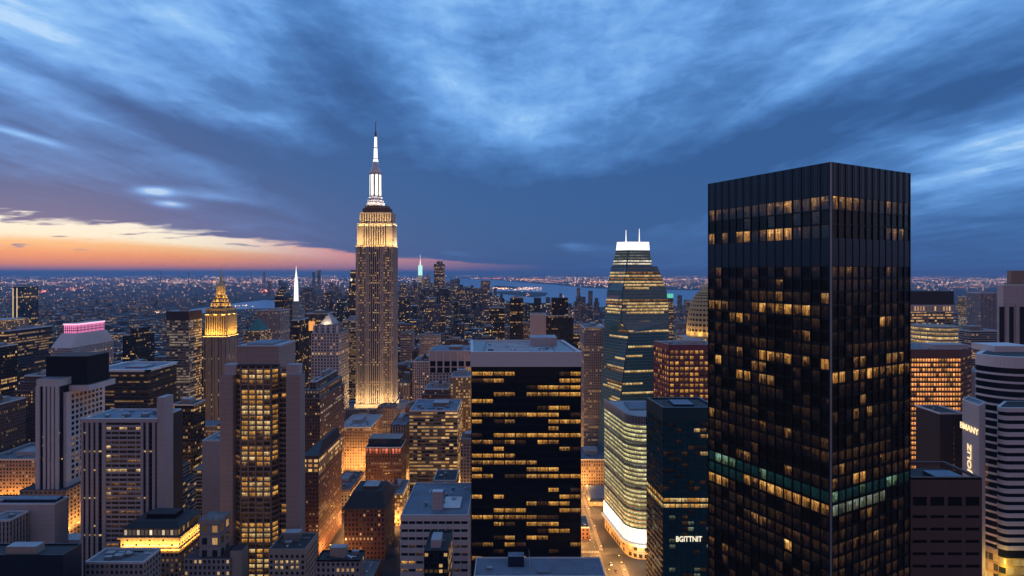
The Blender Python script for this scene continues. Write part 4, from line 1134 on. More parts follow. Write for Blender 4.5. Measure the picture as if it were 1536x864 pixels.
for fc in (Face((xa + 2.0, d + 2.5), (xb - 2.0, d + 2.5)), Face((xb - 2.0, d + 2.5), (xb - 2.0, d + GD - 2))):
    for c in range(10): mb.fbox(fc, max(0, c * fc.L / 9 - .9), min(fc.L, c * fc.L / 9 + .9), -.05, 1.7, zc0, zc1 - 12, M['gold_stone'])
    for c in range(9): mb.fbox(fc, (c + .5) * fc.L / 9 - .9, (c + .5) * fc.L / 9 + .9, .02, .1, zc0 + 7, zc1 - 15, M['g_dark'])
    for c in range(9): mb.fbox(fc, (c + .5) * fc.L / 9 - .8, (c + .5) * fc.L / 9 + .8, .02, .1, zc1 - 8, zc1 - 3.5, M['g_dark'])
b.part('column_rib', mb)
b.part('entablature', MB().box(xa + .4, xb - .4, d + .6, d + GD - .4, zc1 - 12, zc1 - 9.5, M['gold_stone'], M['roof_dark']))
b.part('attic_cornice', MB().box(xa + 1.0, xb - 1.0, d + 1.5, d + GD - 1, zc1 - 1.6, zc1 + .3, M['gold_stone'], M['roof_dark']))
T = [(19.5, 463), (16.0, 459.5), (16.0, 455), (12.8, 453), (12.8, 449), (9.6, 447.5), (9.6, 443.5), (7.4, 443)]
mts = [M['roof_dark'], M['gold_stone'], M['roof_dark'], M['gold_stone'], M['roof_dark'], M['gold_stone'], M['roof_dark']]
b.part('dome', MB().lathe(xm, ym, [(r, Z(y, d)) for r, y in T], M['gold_stone'], 16, mts))
mb = MB()
for r, ya_, yb_, n_ in ((16.05, 458.6, 456, 14), (12.85, 452.2, 449.6, 12), (9.65, 446.8, 444.2, 10)):
    for i in range(n_):
        a = 2 * math.pi * (i + .5) / n_; rm_ = r * math.cos(math.pi / 16) + .25
        p = (xm + rm_ * math.cos(a), ym + rm_ * math.sin(a)); t_ = (-math.sin(a), math.cos(a))
        fc = Face((p[0] - t_[0], p[1] - t_[1]), (p[0] + t_[0], p[1] + t_[1]))
        mb.fbox(fc, .2, fc.L - .2, -.4, .25, Z(ya_, d), Z(yb_, d), M['g_dark'])
b.part('dome_window_slot_glazing', mb)
b.part('lantern', MB().lathe(xm, ym, [(5.0, Z(443.2, d)), (5.0, Z(431.5, d)), (7.2, Z(431, d)), (7.2, Z(429.5, d)), (4.8, Z(428.5, d)), (4.2, Z(425, d)), (2.8, Z(424, d))], M['gold_stone'], 12))
for i in range(10):
    a = i * math.pi / 5; b.part('lantern_column', MB().tube((xm + 6.6 * math.cos(a), ym + 6.6 * math.sin(a), Z(443.2, d)), (xm + 6.6 * math.cos(a), ym + 6.6 * math.sin(a), Z(431, d)), .6, .55, M['gold_stone'], 6))
b.part('spire', MB().lathe(xm, ym, [(3.0, Z(424.5, d)), (2.0, Z(417, d)), (1.0, Z(411, d)), (.6, Z(404, d)), (.2, Z(398, d))], M['gold_stone'], 10))
GL = (1.0, .56, .13)
for i in range(5): flood(xa + (i + .5) * (xb - xa) / 5, d - 3.0, zc0 - 1.0, 8200, R(160), 0, GL, 6.0)
for i in range(4): flood(xb + 3.0, d + 5 + i * 10, zc0 - 1.0, 7400, R(160), R(90), GL, 6.0)
for i in range(3): flood(xa + 6 + i * 14, d + .2, zc1 - 11, 1300, R(160), 0, GL, 5.0)
for i in range(2): flood(xb - .2, d + 10 + i * 18, zc1 - 11, 1300, R(160), R(90), GL, 5.0)
for a in (-140, -90, -40, 0):
    for r, y, p in ((19.2, 461.5, 1500), (15.2, 454, 1100), (11.6, 448, 900), (9.0, 442.8, 900)):
        flood(xm + r * math.cos(R(a)), ym + r * math.sin(R(a)), Z(y, d) + .7, p, R(150), R(a + 90), GL, 3.0)

# ================================================================== left background
b = tower('office_tower', 'dark glass office at the far left with amber lit storeys and a lit roof pavilion', -30, 10, 497, 900, 90, 'ribbon_dark', bay=4, fl=4.2, n=4)
b.part('roof_pavilion', MB().box(X(-25, 915), X(4, 915), 915, 965, b.z1 - .1, Z(480, 915), F['gold_lit'], M['roof_light'], bay=3, fl=3.2))
b = tower('office_tower', 'slim far tower with one edge outlined in white lights, behind the lit roof pavilion', 19, 26, 430, 1350, 60, 'blue', n=2)
for px_ in (19.6, 25.5): b.part('edge_light', MB().box(X(px_, 1349) - .55, X(px_, 1349) + .55, 1348.2, 1349.4, Z(485, 1350), Z(432, 1350), M['glow_edge']))
b = tower('office_block', 'pale office block with a sloped roof and a glowing pink crown', 76, 106, 522, 880, 95, 'punched', bay=3.4, fl=3.4, rk=False)
z_ = b.z1; p0 = rect(b.x0, b.x1, b.d, b.dep); p1 = rect(b.x0 + 4, b.x1 - 3, b.d + 16, 66)
b.part('sloped_roof', MB().prism(p0, z_ - .1, Z(500, 900), M['white_stone'], M['roof'], poly1=p1))
pr = rect(b.x0 + 5.5, b.x1 - 4.5, b.d + 19, 60); cz0, cz1 = Z(500, 900) - .2, Z(486, 900)
b.part('pink_crown', MB().prism(pr, cz0, cz1, M['glow_pink'], M['roof_light']))
mb = MB()
for fc in (Face(pr[0], pr[1]), Face(pr[1], pr[2])):
    n_ = round(fc.L / 3)
    for c in range(n_ + 1): mb.fbox(fc, max(0, c * fc.L / n_ - .45), min(fc.L, c * fc.L / n_ + .45), 0, .6, cz0, cz1 - 2.2, M['plant'])
    mb.fbox(fc, 0, fc.L, .02, .5, cz0 + 4.0, cz0 + 5.2, M['plant']); mb.fbox(fc, 0, fc.L, .02, .5, cz0 + 8.0, cz0 + 8.8, M['plant'])
b.part('crown_louvre', mb)
b.part('crown_light_bar', MB().box(pr[0][0] - .8, pr[1][0] + .8, pr[0][1] - .8, pr[2][1] + .8, cz1 - 1.4, cz1 + .6, lamp_mat('pink_light_bar', (1.0, .55, .65), 1.2), M['roof_light']))
b = tower('apartment_block', 'small black block with a taller middle, right of the pink crowned block', 184, 205, 503, 1000, 50, 'black', n=2)
b.part('tall_middle', MB().prism(rect(X(195, 995), X(204, 995), 995, 40), 0, Z(493, 995), F['black'], M['roof_dark']))
b = tower('office_tower', 'dark slab office with many amber ribbon windows, left of the gold colonnade tower', 250, 283, 468, 950, 40, 'ribbon_lit', bay=4.4, fl=4.4, n=4)
b.part('dark_attic', MB().box(b.x0 - .4, b.x1 + .4, b.d - .4, b.d + b.dep + .4, b.z1 - 14, b.z1 + 1.4, M['darkbrown'], M['roof_light']))
d = 700.0
b = tower('office_block', 'low black glass office with a bright rimmed flat roof and thin amber storey lines', 140, 222, 556, d, 60, 'ribbon_faint', bay=5, fl=3.9, rk=False, roof='roof_blue')
zz_ = b.z1
mb = MB(); pq = rect(b.x0 - 2.5, b.x1 + 2.0, b.d - 2.5, b.dep + 5)
for i in range(4): mb.fbox(Face(pq[i], pq[(i + 1) % 4]), 0 if i % 2 else -.01, math.dist(pq[i], pq[(i + 1) % 4]) + (0 if i % 2 else .01), -4.5, .01 * (i % 2), zz_ - 1.2, zz_ + 1.5 + .004 * i, M['coping'])
b.part('roof_rim', mb)
b.part('roof_unit', MB().box(b.x0 + 26, b.x1 - 18, b.d + 20, b.d + 42, zz_ - .1, zz_ + 1.6, M['plant'], M['roof_light']))
tower('office_tower', 'black glass tower at the left edge, in front of the lit roof pavilion', -60, -38, 526, 700, 60, 'black', n=2)
b = tower('apartment_block', 'old brown brick block with a stepped top, left of the pale tower', 20, 68, 566, 690, 60, 'brick', n=3, tank=1, steps=((3, 10), (4, 6)))
tower('apartment_block', 'dark brick block with scattered lit windows at the left edge', -70, -20, 612, 620, 50, 'brick', n=3, tank=1)
b = tower('office_block', 'low stone block washed in amber street light at the left edge', -25, 52, 690, 610, 60, 'tan', bay=3.4, n=4, seed=9)
for i in range(4): flood(X(0, 608) + i * 14, 607.0, 14, 26000, R(158), 0, (1.0, .40, .07), 5.0)
b = tower('office_block', 'plain windowless mauve block with a ridge on its roof, at the lower left corner', -30, 82, 757, 450, 14, 'mauve', n=2, pent=False, seed=12, roof='roof_blue')
b.part('roof_ridge', MB().prism([(b.x0 + 15, b.d + 4), (b.x1 - 2, b.d + 4), (b.x1 - 3, b.d + 12), (b.x0 + 20, b.d + 12)], b.z1 - .1, b.z1 + 2.5, M['navy'], M['roof_blue']))
b = tower('office_block', 'narrow grey building with a column of small windows at the lower left corner', -20, 14, 782, 430, 17, 'vert', n=1, pent=False)
b = tower('office_block', 'flat dark navy roof filling the bottom left corner', -60, 95, 835, 330, 14, 'navy', n=3, roof='roof_dark', edge='navy', seed=8)
b = tower('office_block', 'flat grey green roof with small vents beside the navy corner roof', 128, 215, 845, 360, 18, 'stone', n=6, roof='roof', pent=False, seed=2)
# low curved block glowing gold
d = 420.0
b = tower('office_block', 'low wedge shaped block with a dark roof, gold lit ledge and lit top windows', 181, 268, 806, d, 32, 'tan', bay=3.2, rk=False, roof='roof_dark', z0=0)
xa, xb, zt = b.x0, b.x1, b.z1
b.part('lit_storey', MB().prism(rect(xa + 1.5, xb - 1.0, d + 1, 29), zt - .1, zt + 6.5, F['gold_lit'], M['roof_dark'], bay=3, fl=6))
b.part('ledge', MB().box(xa - 1.5, xb + 1.5, d - 1.5, d + 33, zt - 1.0, zt + .3, M['lime'], M['roof_dark']))
b.part('dark_roof', MB().prism(rect(xa + .5, xb, d, 31.5), zt + 6.4, zt + 9, M['dark_metal'], M['roof_dark'], poly1=rect(xa + 5, xb - 4, d + 6, 22)))
b.part('plant_box', MB().box(xa + 12, xb - 9, d + 11, d + 22, zt + 8.9, zt + 12.5, M['black'], M['roof_dark']))
b.part('lower_ledge', MB().box(xa - 2.2, xb + 2.2, d - 2.2, d + 33, zt - 8.6, zt - 7.6, M['gold_stone'], M['lime']))
for i in range(5): flood(xa + 4 + i * 9, d - 4.0, zt - 7.8, 4200, R(135), 0, (1.0, .50, .10), 6.0)
for i in range(3): flood(xb + 4.4, d + 5 + i * 10, zt - 7.8, 4200, R(135), R(90), (1.0, .50, .10), 6.0)
# gothic stone block
d = 400.0
b = tower('office_block', 'old carved stone block with a square turret above dark side roofs', 276, 345, 838, d, 14, 'stone', bay=3.2, fl=4, rk=False, roof='roof_dark')
b.part('turret', MB().prism(rect(X(299, d + 3), X(330, d + 3), d + 3, 14), b.z1 - 2, Z(784, d + 3), F['stone'], M['roof'], bay=7, fl=9))
b.part('turret_cap', MB().box(X(299, d + 3) - .6, X(330, d + 3) + .6, d + 2.4, d + 17.6, Z(784, d + 3) - 1.0, Z(780, d + 3), M['lime'], M['roof']))
for q in range(4): b.part('pinnacle', MB().lathe(X(300.5 + q * 9.4, d + 3.4), d + 3.4, [(.7, Z(780, d + 3) - .1), (.6, Z(776, d + 3)), (.05, Z(772, d + 3))], M['lime'], 6))
b.part('stair_block', MB().box(X(345, d + 2) + .1, X(362, d + 2), d + 2, d + 12, 0, Z(826, d + 2), M['lime'], M['roof_dark']))
b.part('side_roof', MB().prism(rect(X(331, d), X(345, d), d + 2, 11), b.z1 - .1, b.z1 + 4, M['dark_metal'], M['roof_dark'], poly1=rect(X(331, d) + 1, X(345, d) - 3, d + 4, 7)))
b = tower('office_block', 'pale stone block with a black roof terrace and nine lit square windows', 403, 458, 826, 400, 26, 'lime', n=5, pent=True, seed=15, roof='roof_dark', edge='lime')
fc = Face((b.x0, 400), (b.x1, 400)); fs = Face((b.x1, 400), (b.x1, 426))
for i in range(12):
    for c in range(7):
        lit = i in (1, 2, 4) and 1 <= c <= 5 and c != 3 or (i == 1 and c == 3)
        b.win(fc, (c + .5) * fc.L / 7, b.z1 - 4 - i * 3.9, 1.7, 2.0, M['w_pale'] if lit else M['g_dark'])
    for c in range(8): b.win(fs, (c + .5) * fs.L / 8, b.z1 - 4 - i * 3.9, 1.6, 2.0, M['w_dim' if (i * 5 + c) % 7 == 0 else 'g_dark'])
b.finish()
b = tower('office_block', 'low block with a black cluttered roof and one amber window under its edge', 474, 540, 842, 370, 13, 'stone', n=8, roof='roof_dark', edge='dark_metal', seed=33)

# ================================================================== between the two lit towers
tower('office_tower', 'near black tower with a few dim windows, behind the slotted grey tower', 258, 290, 608, 640, 25, 'black', n=3, roof='roof_dark')
tower('office_block', 'narrow beige block with plain sides, left of the beige twin pier tower', 303, 331, 662, 560, 40, 'mauve', n=2, pent=False)
b = tower('office_tower', 'dark brick tower with a stepped black top, right behind the twin pier tower', 452, 480, 575, 640, 92, 'brick', bay=3.2, n=3, steps=((2, 9), (5, 8)), seed=5)
b = tower('office_block', 'brown brick tower with a sloped black skylight roof, right of the twin pier tower', 453, 478, 684, 520, 70, 'brick_red', bay=2.8, fl=3.6, rk=False, roof='roof_dark')
b.part('skylight_roof', MB().prism(rect(b.x0 + 1, b.x1 - .6, 521, 66), b.z1 - .05, b.z1 + 8, M['navy'], M['roof_dark'], poly1=rect(b.x0 + 9, b.x1 - 3, 538, 50)))
b.part('top_storey', MB().prism(rect(b.x0 - .3, b.x1 + .3, 519.7, 70.6), b.z1 - 15, b.z1 - 2, F['gold_lit'], M['roof_dark'], bay=4.5, fl=4.3))
b = tower('office_block', 'tan block under the floodlit spire shaft, its lower storeys washed gold', 508, 556, 642, 760, 70, 'tan', bay=3.4, fl=4.0, n=9, seed=18, roof='roof_light')
b = tower('office_block', 'dark red block with a glowing red top storey and a glass roof box', 548, 602, 672, 640, 30, 'brick_red', bay=3, fl=3.8, n=4, seed=19, roof='roof_dark')
fc = Face((b.x0, 640), (b.x1, 640))
for c in range(11): b.win(fc, (c + .5) * fc.L / 11, b.z1 - 3.6 , fc.L / 11 - 1.1, 5.6, M['w_red'], .2)
b.finish()
b.part('glass_roof_box', MB().box(b.x0 + 2, b.x1 - 2, 645, 666, b.z1 - .1, b.z1 + 9, M['g_blue'], M['plant']))
b = tower('office_block', 'brown brick block with a dark mansard roof, glowing orange from the street below', 516, 577, 762, 520, 45, 'brick_red', bay=3.3, fl=4.2, rk=False, roof='roof_dark')
b.part('mansard', MB().prism(rect(b.x0 - .8, b.x1 + .8, 519.2, 46.6), b.z1 - .2, b.z1 + 12, M['roof_dark'], M['roof_dark'], poly1=rect(b.x0 + 6, b.x1 - 5, 529, 26)))
b.part('cornice', MB().box(b.x0 - 1.3, b.x1 + 1.3, 518.7, 566.3, b.z1 - 2, b.z1 - .15, M['brown'], M['roof_dark']))
b.part('penthouse', MB().box(b.x0 + 14, b.x1 - 9, 533, 548, b.z1 + 11.9, b.z1 + 15, M['brown'], M['roof_light']))
tower('office_block', 'amber lit narrow brick block beside the mansard roofed block', 578, 604, 742, 590, 40, 'gold_lit', n=3, tank=1, seed=40)
b = tower('office_block', 'dark office block of lit ribbon windows, left of the black white-capped tower', 614, 686, 617, 660, 60, 'ribbon_lit', bay=4.5, fl=4.0, n=7, seed=41, roof='roof_blue')
# white ribbon building, near
d = 455.0
b = tower('office_block', 'pale banded office block with dark ribbon windows and a blue grey roof', 601.5, 702, 775, d, 70, 'darkbrown', rk=False, roof='roof_blue', cat='office block')
fc = Face((b.x0, d), (b.x1, d)); fs = Face((b.x1, d), (b.x1, d + 70)); fh = 6.3; rB = random.Random(7)
for k in range(9):
    z_ = b.z1 - 3.4 - k * fh
    if z_ < 6: break
    if k == 0: b.part('floor_band', MB().box(b.x0 - .6, b.x1 + .6, d - .6, d + 70.5, b.z1 - 3.4, b.z1 + .5, M['white_stone'], M['roof_blue']))
    b.part('floor_band', MB().box(b.x0 - .6, b.x1 + .6, d - .6, d + 70.5, z_ - 6.3, z_ - 2.4, M['white_stone'], M['coping']))
    for c in range(9):
        q = rB.random(); lit = 'g_dark'
        if k > 2 and q < .4: lit = 'w_dim'
        if k > 4 and q < .3: lit = 'w_mid'
        if k == 5 and c < 2: lit = 'w_amber'
        b.win(fc, (c + .5) * fc.L / 9, z_ - 1.2, fc.L / 9 - .7, 2.3, M[lit], .08)
b.finish()
mb = MB()
for c in range(10): mb.fbox(fc, max(0, c * fc.L / 9 - .35), min(fc.L, c * fc.L / 9 + .35), 0, .45, 4, b.z1 - 3.4, M['white_stone'])
b.part('mullion', mb)
b.roof(rect(b.x0, b.x1, d, 70), b.z1 + .45, n=7, seed=3, pent=False, m='roof_blue')
b.part('chimney_block', MB().box(X(648, 466), X(664, 466), 466, 472, b.z1, Z(738, 466), M['mauve'], M['coping']))
b.part('roof_slab', MB().box(X(664, 468) , X(690, 468), 468, 492, b.z1 + .4, b.z1 + 1.6, M['plant'], M['coping']))
b = tower('office_tower', 'slim dark tower with a roof mast, just behind the pale banded block', 650, 684, 722, 545, 30, 'black', n=2, roof='roof_dark', pent=False)
b.part('mast', MB().tube((b.x0 + 10, 550, b.z1 - .5), (b.x0 + 10, 550, b.z1 + 12), .35, .12, M['steel'], 6))
b = tower('office_block', 'black roofed block standing in front of the pale banded block', 636, 672, 828, 390, 30, 'black', n=4, roof='roof_dark', edge='dark_metal', seed=6)
b = tower('office_block', 'flat blue roof with a plant box and thin mast, below the black white-capped tower', 711, 908, 866, 395, 26, 'stone', n=3, roof='roof_blue', edge='coping', pent=False, seed=17, rk=True)
b.part('plant_box', MB().box(X(762, 412), X(786, 412), 409, 416, b.z1 - .1, Z(832, 412), M['navy'], M['roof_blue']))
b.part('mast', MB().tube((X(795, 405), 405, b.z1), (X(793.5, 405), 405, Z(824, 405)), .25, .1, M['steel'], 6))
b.part('roof_hatch', MB().box(X(805, 402), X(826, 402), 400, 408, b.z1 - .1, b.z1 + 1.0, M['plant'], M['roof_blue']))
mb = MB()
for i in range(4): mb.fbox(Face(*[((b.x0 + 3, 397.5), (b.x1 - 4, 397.5)), ((b.x1 - 4, 397.5), (b.x1 - 10, 418)), ((b.x1 - 10, 418), (b.x0 + 3, 418)), ((b.x0 + 3, 418), (b.x0 + 3, 397.5))][i]), 0, 5, 0, .1, b.z1, b.z1 + .1, M['coping'])
# pale block with big dark openings, left of the white cap
d = 800.0
b = tower('office_block', 'pale block with two rows of big dark openings, left of the white roof band', 644, 708, 527, d, 60, 'punched', bay=4.5, fl=4.2, n=2, seed=51, roof='roof_blue')
fc = Face((b.x0, d), (b.x1, d))
b.part('attic_wall', MB().fbox(fc, -.6, fc.L + .6, -2, .55, Z(560, d), b.z1 + .5, M['mauve']))
for r_ in range(2):
    for c in range(6): b.win(fc, (c + .5) * fc.L / 6, Z(545.5 + r_ * 9.5, d), fc.L / 6 - 2.6, 7.2, M['w_mid'] if (r_, c) == (1, 5) else M['g_dark'], .68)
mb = MB()
for c in range(7): mb.fbox(fc, c * fc.L / 6 - .6, c * fc.L / 6 + .6, .5, 1.3, Z(559, d), b.z1, M['white_stone'])
b.part('pier_rib', mb)
b.finish()
tower('office_block', 'lit brick block right under the big dark square openings', 676, 706, 566, 735, 40, 'gold_lit', bay=3.2, n=3, seed=52)
tower('apartment_block', 'pinkish brick apartment block with many small windows, right of the floodlit spire shaft', 619, 646, 543, 830, 50, 'punched', n=3, tank=1, seed=53)
tower('apartment_block', 'stepped reddish brick block in front of the pinkish apartment block', 633, 676, 585, 730, 45, 'brick_red', n=4, tank=1, seed=54, steps=((3, 6),))
# right of the white cap
b = tower('office_tower', 'tall narrow purple brown slab of small windows, right of the black white-capped tower', 876, 908, 492, 760, 50, 'stone', bay=2.6, fl=3.4, n=2, seed=55)
b.part('slanted_roof', MB().prism(rect(X(884, 775), X(906, 775), 775, 30), b.z1 - 1, b.z1 + 1.5, M['mauve'], M['coping'], poly1=rect(X(895, 775), X(906, 775), 778, 20)))
b = tower('apartment_block', 'brick block with a dark roof behind the corner of the lit avenue', 868, 912, 690, 700, 50, 'tan', n=5, seed=56, roof='roof_blue')
b = tower('shop_building', 'low amber lit corner building with a dark ridged roof on the avenue', 884, 916, 752, 640, 45, 'gold_lit', bay=5, fl=5, rk=False, roof='roof_dark')
b.part('ridged_roof', MB().prism(rect(b.x0 - .8, b.x1 + .8, 639.2, 46.6), b.z1 - .1, b.z1 + 2.5, M['navy'], M['roof_blue'], poly1=rect(b.x0 + 2, b.x1 - 2, 642, 40)))
b = tower('shop_building', 'dark red brick building on the near corner of the avenue', 872, 884, 792, 560, 26, 'brick_red', bay=3.5, n=2, pent=False, seed=57)
# maroon grid tower
d = 620.0
xa, xm_, xb = X(981, 650), X(1004, d), X(1078, d)
P = [(xm_, d), (xb, d), (xb - 4, d + 40), (X(981, d + 34), d + 34)]
zt = Z(517, d)
b = Bld('office_tower', 'maroon gridded tower of amber lit square windows, behind the dark teal tower', 'office tower', P, 0, zt)
b.part('wall', MB().prism(P, 0, zt - .8, M['darkbrown'], M['roof']))
maroon = surf('maroon_panel', (0.20, 0.055, 0.075), 0.6, 0.12, 0.1)
rC = random.Random(12)
for fc, nc in ((Face(P[0], P[1]), 10), (Face(P[3], P[0]), 7)):
    mb = MB(); fh = 6.0
    for c in range(nc + 1): mb.fbox(fc, max(0, c * fc.L / nc - .7), min(fc.L, c * fc.L / nc + .7), 0, .9, 0, zt - 6, maroon)
    for i in range(23):
        z_ = zt - 9 - i * fh
        if z_ < 4: break
        mb.fbox(fc, .03, fc.L - .03, .02, .7, z_ - 3.2, z_ - 1.2, maroon)
        for c in range(nc):
            q = rC.random(); m = 'w_amber' if q < .42 else ('w_mid' if q < .7 else 'w_dim')
            b.win(fc, (c + .5) * fc.L / nc, z_ + .9, fc.L / nc - 1.5, 3.4, M[m], .1)
    mb.fbox(fc, 0, fc.L, .0, .95, zt - 6.2, zt + .1, maroon)
    b.part('window_frame', mb)
b.finish(); b.roof(P, zt - .8, n=5, seed=9)
# lit dome behind it
d = 950.0
xm = X(1066, d); ym = d + 30
b = Bld('tower', 'ribbed dome glowing gold, half hidden behind the dark bronze tower', 'tower', rect(X(1030, d), X(1095, d), d, 60), 0, Z(505, d))
OCC.append(([(x, d + 10, z) for x in (X(1040, d), X(1080, d)) for z in (Z(505, d), Z(446, d))], d))
b.part('wall', MB().box(X(1030, d), X(1095, d), d, d + 60, 0, Z(508, d), F['gold_lit'], M['roof_light']))
prof = [(30, Z(508, d) - .2)] + [(29 * math.cos(R(t)) ** .8, Z(505, d) + 75 * math.sin(R(t))) for t in range(0, 86, 7)]
b.part('dome', MB().lathe(xm, ym, prof, M['gold_stone'], 28))
mb = MB()
for i in range(28):
    a = i * 2 * math.pi / 28
    for (r0, z0_), (r1, z1_) in zip(prof[1:-1], prof[2:]):
        mb.tube((xm + r0 * math.cos(a), ym + r0 * math.sin(a), z0_), (xm + r1 * math.cos(a), ym + r1 * math.sin(a), z1_), 1.2, 1.1, M['gold_stone'], 4, cap=False)
b.part('dome_rib', mb)
mb = MB()
for q in range(2, len(prof) - 2):
    r_, z_ = prof[q]; ra_ = r_ + .35 * (r_ - prof[q - 1][0]) ; mb.lathe(xm, ym, [(r_ + .25, z_ - 1.8), (r_ + .1, z_ + 1.8)], M['g_dark'], 28)
b.part('dome_band_edging', mb)
b.part('lantern', MB().lathe(xm, ym, [(5, prof[-1][1] - 2), (4.5, prof[-1][1] + 8), (.3, prof[-1][1] + 14)], M['gold_stone'], 12))
for a in (-150, -120, -90, -60, 180): flood(xm + 37 * math.cos(R(a)), ym + 33 * math.sin(R(a)), Z(505, d) + .8, 2600, R(158), R(a + 90), (1.0, .62, .20), 5.0)
b = tower('office_tower', 'small tower with a glowing green top between the faceted glass tower and the lit dome', 993, 1010, 447, 1150, 30, 'ribbon_lit', rk=False)
b.part('green_top', MB().box(b.x0, b.x1, 1150, 1180, b.z1 - .1, Z(440.5, 1150), M['glow_green'], M['roof_light']))

# ================================================================== right side
d = 900.0
b = tower('office_tower', 'pale ribbon window tower under a dark windowless top, right of the dark bronze tower', 1340, 1430, 457, d, 60, 'ribbon_lit', bay=3.2, fl=4.6, n=1)
b.part('dark_top', MB().box(b.x0, b.x1 + .5, d - .5, d + 60.5, b.z1 - .1, Z(437, d), M['darkbrown'], M['roof_dark']))
b.part('white_frieze', MB().prism(rect(b.x0, b.x1 + .6, d - .6, 60.8), Z(468, d), b.z1 - .15, F['punched'], M['roof'], bay=4.6, fl=11))
d = 800.0
b = tower('office_block', 'gold lit drum of ribbon storeys behind the orange lit slab', 1391, 1454, 526, d, 50, 'tan', rk=False)
xm = (b.x0 + b.x1) / 2; rad = (b.x1 - b.x0) / 2
for k in range(6):
    z_ = b.z1 - 3 + k * 6.0
    b.part('lit_storey', MB().lathe(xm, d + 28, [(rad - 1, z_), (rad - 1, z_ + 3.6)], M['w_pale'], 28))
    b.part('floor_band', MB().lathe(xm, d + 28, [(rad - .9, z_ + 3.5), (rad + .3, z_ + 3.55), (rad + .3, z_ + 6.0), (rad - .9, z_ + 6.05)], M['lime'], 28))
OCC.append(([(x, d, z) for x in (b.x0, b.x1) for z in (b.z1, Z(492, d))], d))
d = 600.0
P = [(X(1350, d), d), (X(1441, d), d), (X(1456.5, d + 22), d + 22), (X(1362, d + 60), d + 60)]
zt = Z(525, d)
b = Bld('office_tower', 'wide slab whose gridded storeys all glow orange, right of the dark bronze tower', 'office tower', P, 0, zt)
b.part('wall', MB().prism(P, 0, zt, M['darkbrown'], M['roof']))
mbrown = surf('rust_brown_panel', (0.17, 0.075, 0.06), 0.6, 0.12, 0.1)
rD = random.Random(2)
for fc, nc, lit in ((Face(P[0], P[1]), 22, True), (Face(P[1], P[2]), 5, False)):
    mb = MB(); fh = 5.1
    mb.fbox(fc, 0, fc.L, .0, .55, zt - 9, zt + .8, mbrown)
    for c in range(nc + 1): mb.fbox(fc, max(0, c * fc.L / nc - .28), min(fc.L, c * fc.L / nc + .28), 0, .5, 0, zt - 9, mbrown)
    for i in range(32):
        z_ = zt - 9 - i * fh
        if z_ < 8: break
        mb.fbox(fc, .03, fc.L - .03, .02, .42, z_ - fh, z_ - fh + 1.9, mbrown)
        for c in range(nc):
            q = rD.random()
            m = ('w_orange' if q < .72 else ('w_amber' if q < .9 else 'w_mid')) if lit else ('w_dim' if q < .6 else 'w_mid')
            b.win(fc, (c + .5) * fc.L / nc, z_ - fh + 3.5, fc.L / nc - .62, 2.9, M[m], .1)
    b.part('window_frame', mb)
b.finish(); b.roof(P, zt, n=4, seed=77)
tower('office_tower', 'pair-windowed grey residential tower with one lit gold side, far right skyline', 1456, 1472, 446, 1400, 40, 'gold_lit', n=2)
tower('office_tower', 'tall grey residential tower beside the gold lit one, far right skyline', 1471, 1497, 440, 1300, 40, 'vert', n=2)
tower('office_block', 'low grey ribbon window block behind the striped round tower', 1456, 1503, 497, 950, 60, 'ribbon', n=3)
tower('office_block', 'plain mauve block in front of the grey ribbon window block', 1450, 1480, 558, 700, 40, 'mauve', n=2, pent=False)
b = tower('office_tower', 'tall mauve tower with dark vertical slots at the right edge', 1505, 1600, 428, 620, 8, 'mauve', n=2)
fc = Face((b.x0, 620), (b.x1, 620))
for p in (1503, 1517, 1533): b.part('slot_glazing', MB().fbox(fc, X(p - 3.6, 620) - b.x0, X(p + 3.6, 620) - b.x0, -.5, .12, 40, Z(460, 620), M['g_dark']))
for p in (1510, 1525, 1541): b.part('pier', MB().fbox(fc, X(p - 2.2, 620) - b.x0, X(p + 2.2, 620) - b.x0, -.5, 1.2, 40, Z(455, 620), M['mauve']))
b.part('plant_box', MB().box(X(1517, 622), X(1590, 622), 622, 627.5, b.z1, Z(406, 628), M['tan'], M['roof']))
# striped round tower
d = 460.0
xL, xR = X(1477.5, d + 12), X(1600, d)
poly = rounded(xL, d, xR, X(1479, d + 60), d + 60, 22.0)
zt = Z(536, d)
b = Bld('office_tower', 'round cornered tower striped with white bands and black glass, at the right edge', 'office tower', poly, 0, zt)
b.part('glass_wall', MB().prism(grow(poly, -.6), 0, zt - 6, M['g_dark'], M['roof_dark']))
zq = zt; mbz = Z(553, d)
b.part('top_band', MB().prism(poly, mbz, zt, M['white_stone'], M['coping'], bottom=True))
b.part('roof_well', MB().prism(grow(poly, -4), zt - 1, zt + .1, M['black'], M['roof_dark']))
b.part('upper_block', MB().box(X(1492, 490), xR, 490, 515, zt, Z(519, 490), M['white_stone'], M['coping']))
for k in range(24):
    z_ = mbz - 4.6 - k * 6.3
    if z_ < 38: break
    b.part('floor_band', MB().prism(poly, z_ - 1.7, z_, M['white_stone'], M['coping'], bottom=True))
b.part('lit_lobby', MB().prism(grow(poly, -.3), 0, 32, F['lobby'], M['roof'], bay=5, fl=8))
lamp_light('lobby_light', (X(1500, 452), 444, 20), 90000, (1.0, .66, .12), 'POINT', 2.0); lamp_light('lobby_light', (X(1530, 448), 444, 20), 90000, (1.0, .66, .12), 'POINT', 2.0)
b.part('canopy_band', MB().prism(grow(poly, .8), 32, 35.5, M['lime'], M['coping'], bottom=True))
d = 430.0
poly = rounded(X(1504, d), d, X(1620, d), X(1506, d + 24), d + 24, 5.0, n=10)
zt = Z(612, d)
b = Bld('office_block', 'lower banded white block in front of the striped round tower, at the right edge', 'office block', poly, 0, zt)
b.part('glass_wall', MB().prism(grow(poly, -.6), 45.9, zt - 3, M['g_dark'], M['roof_dark']))
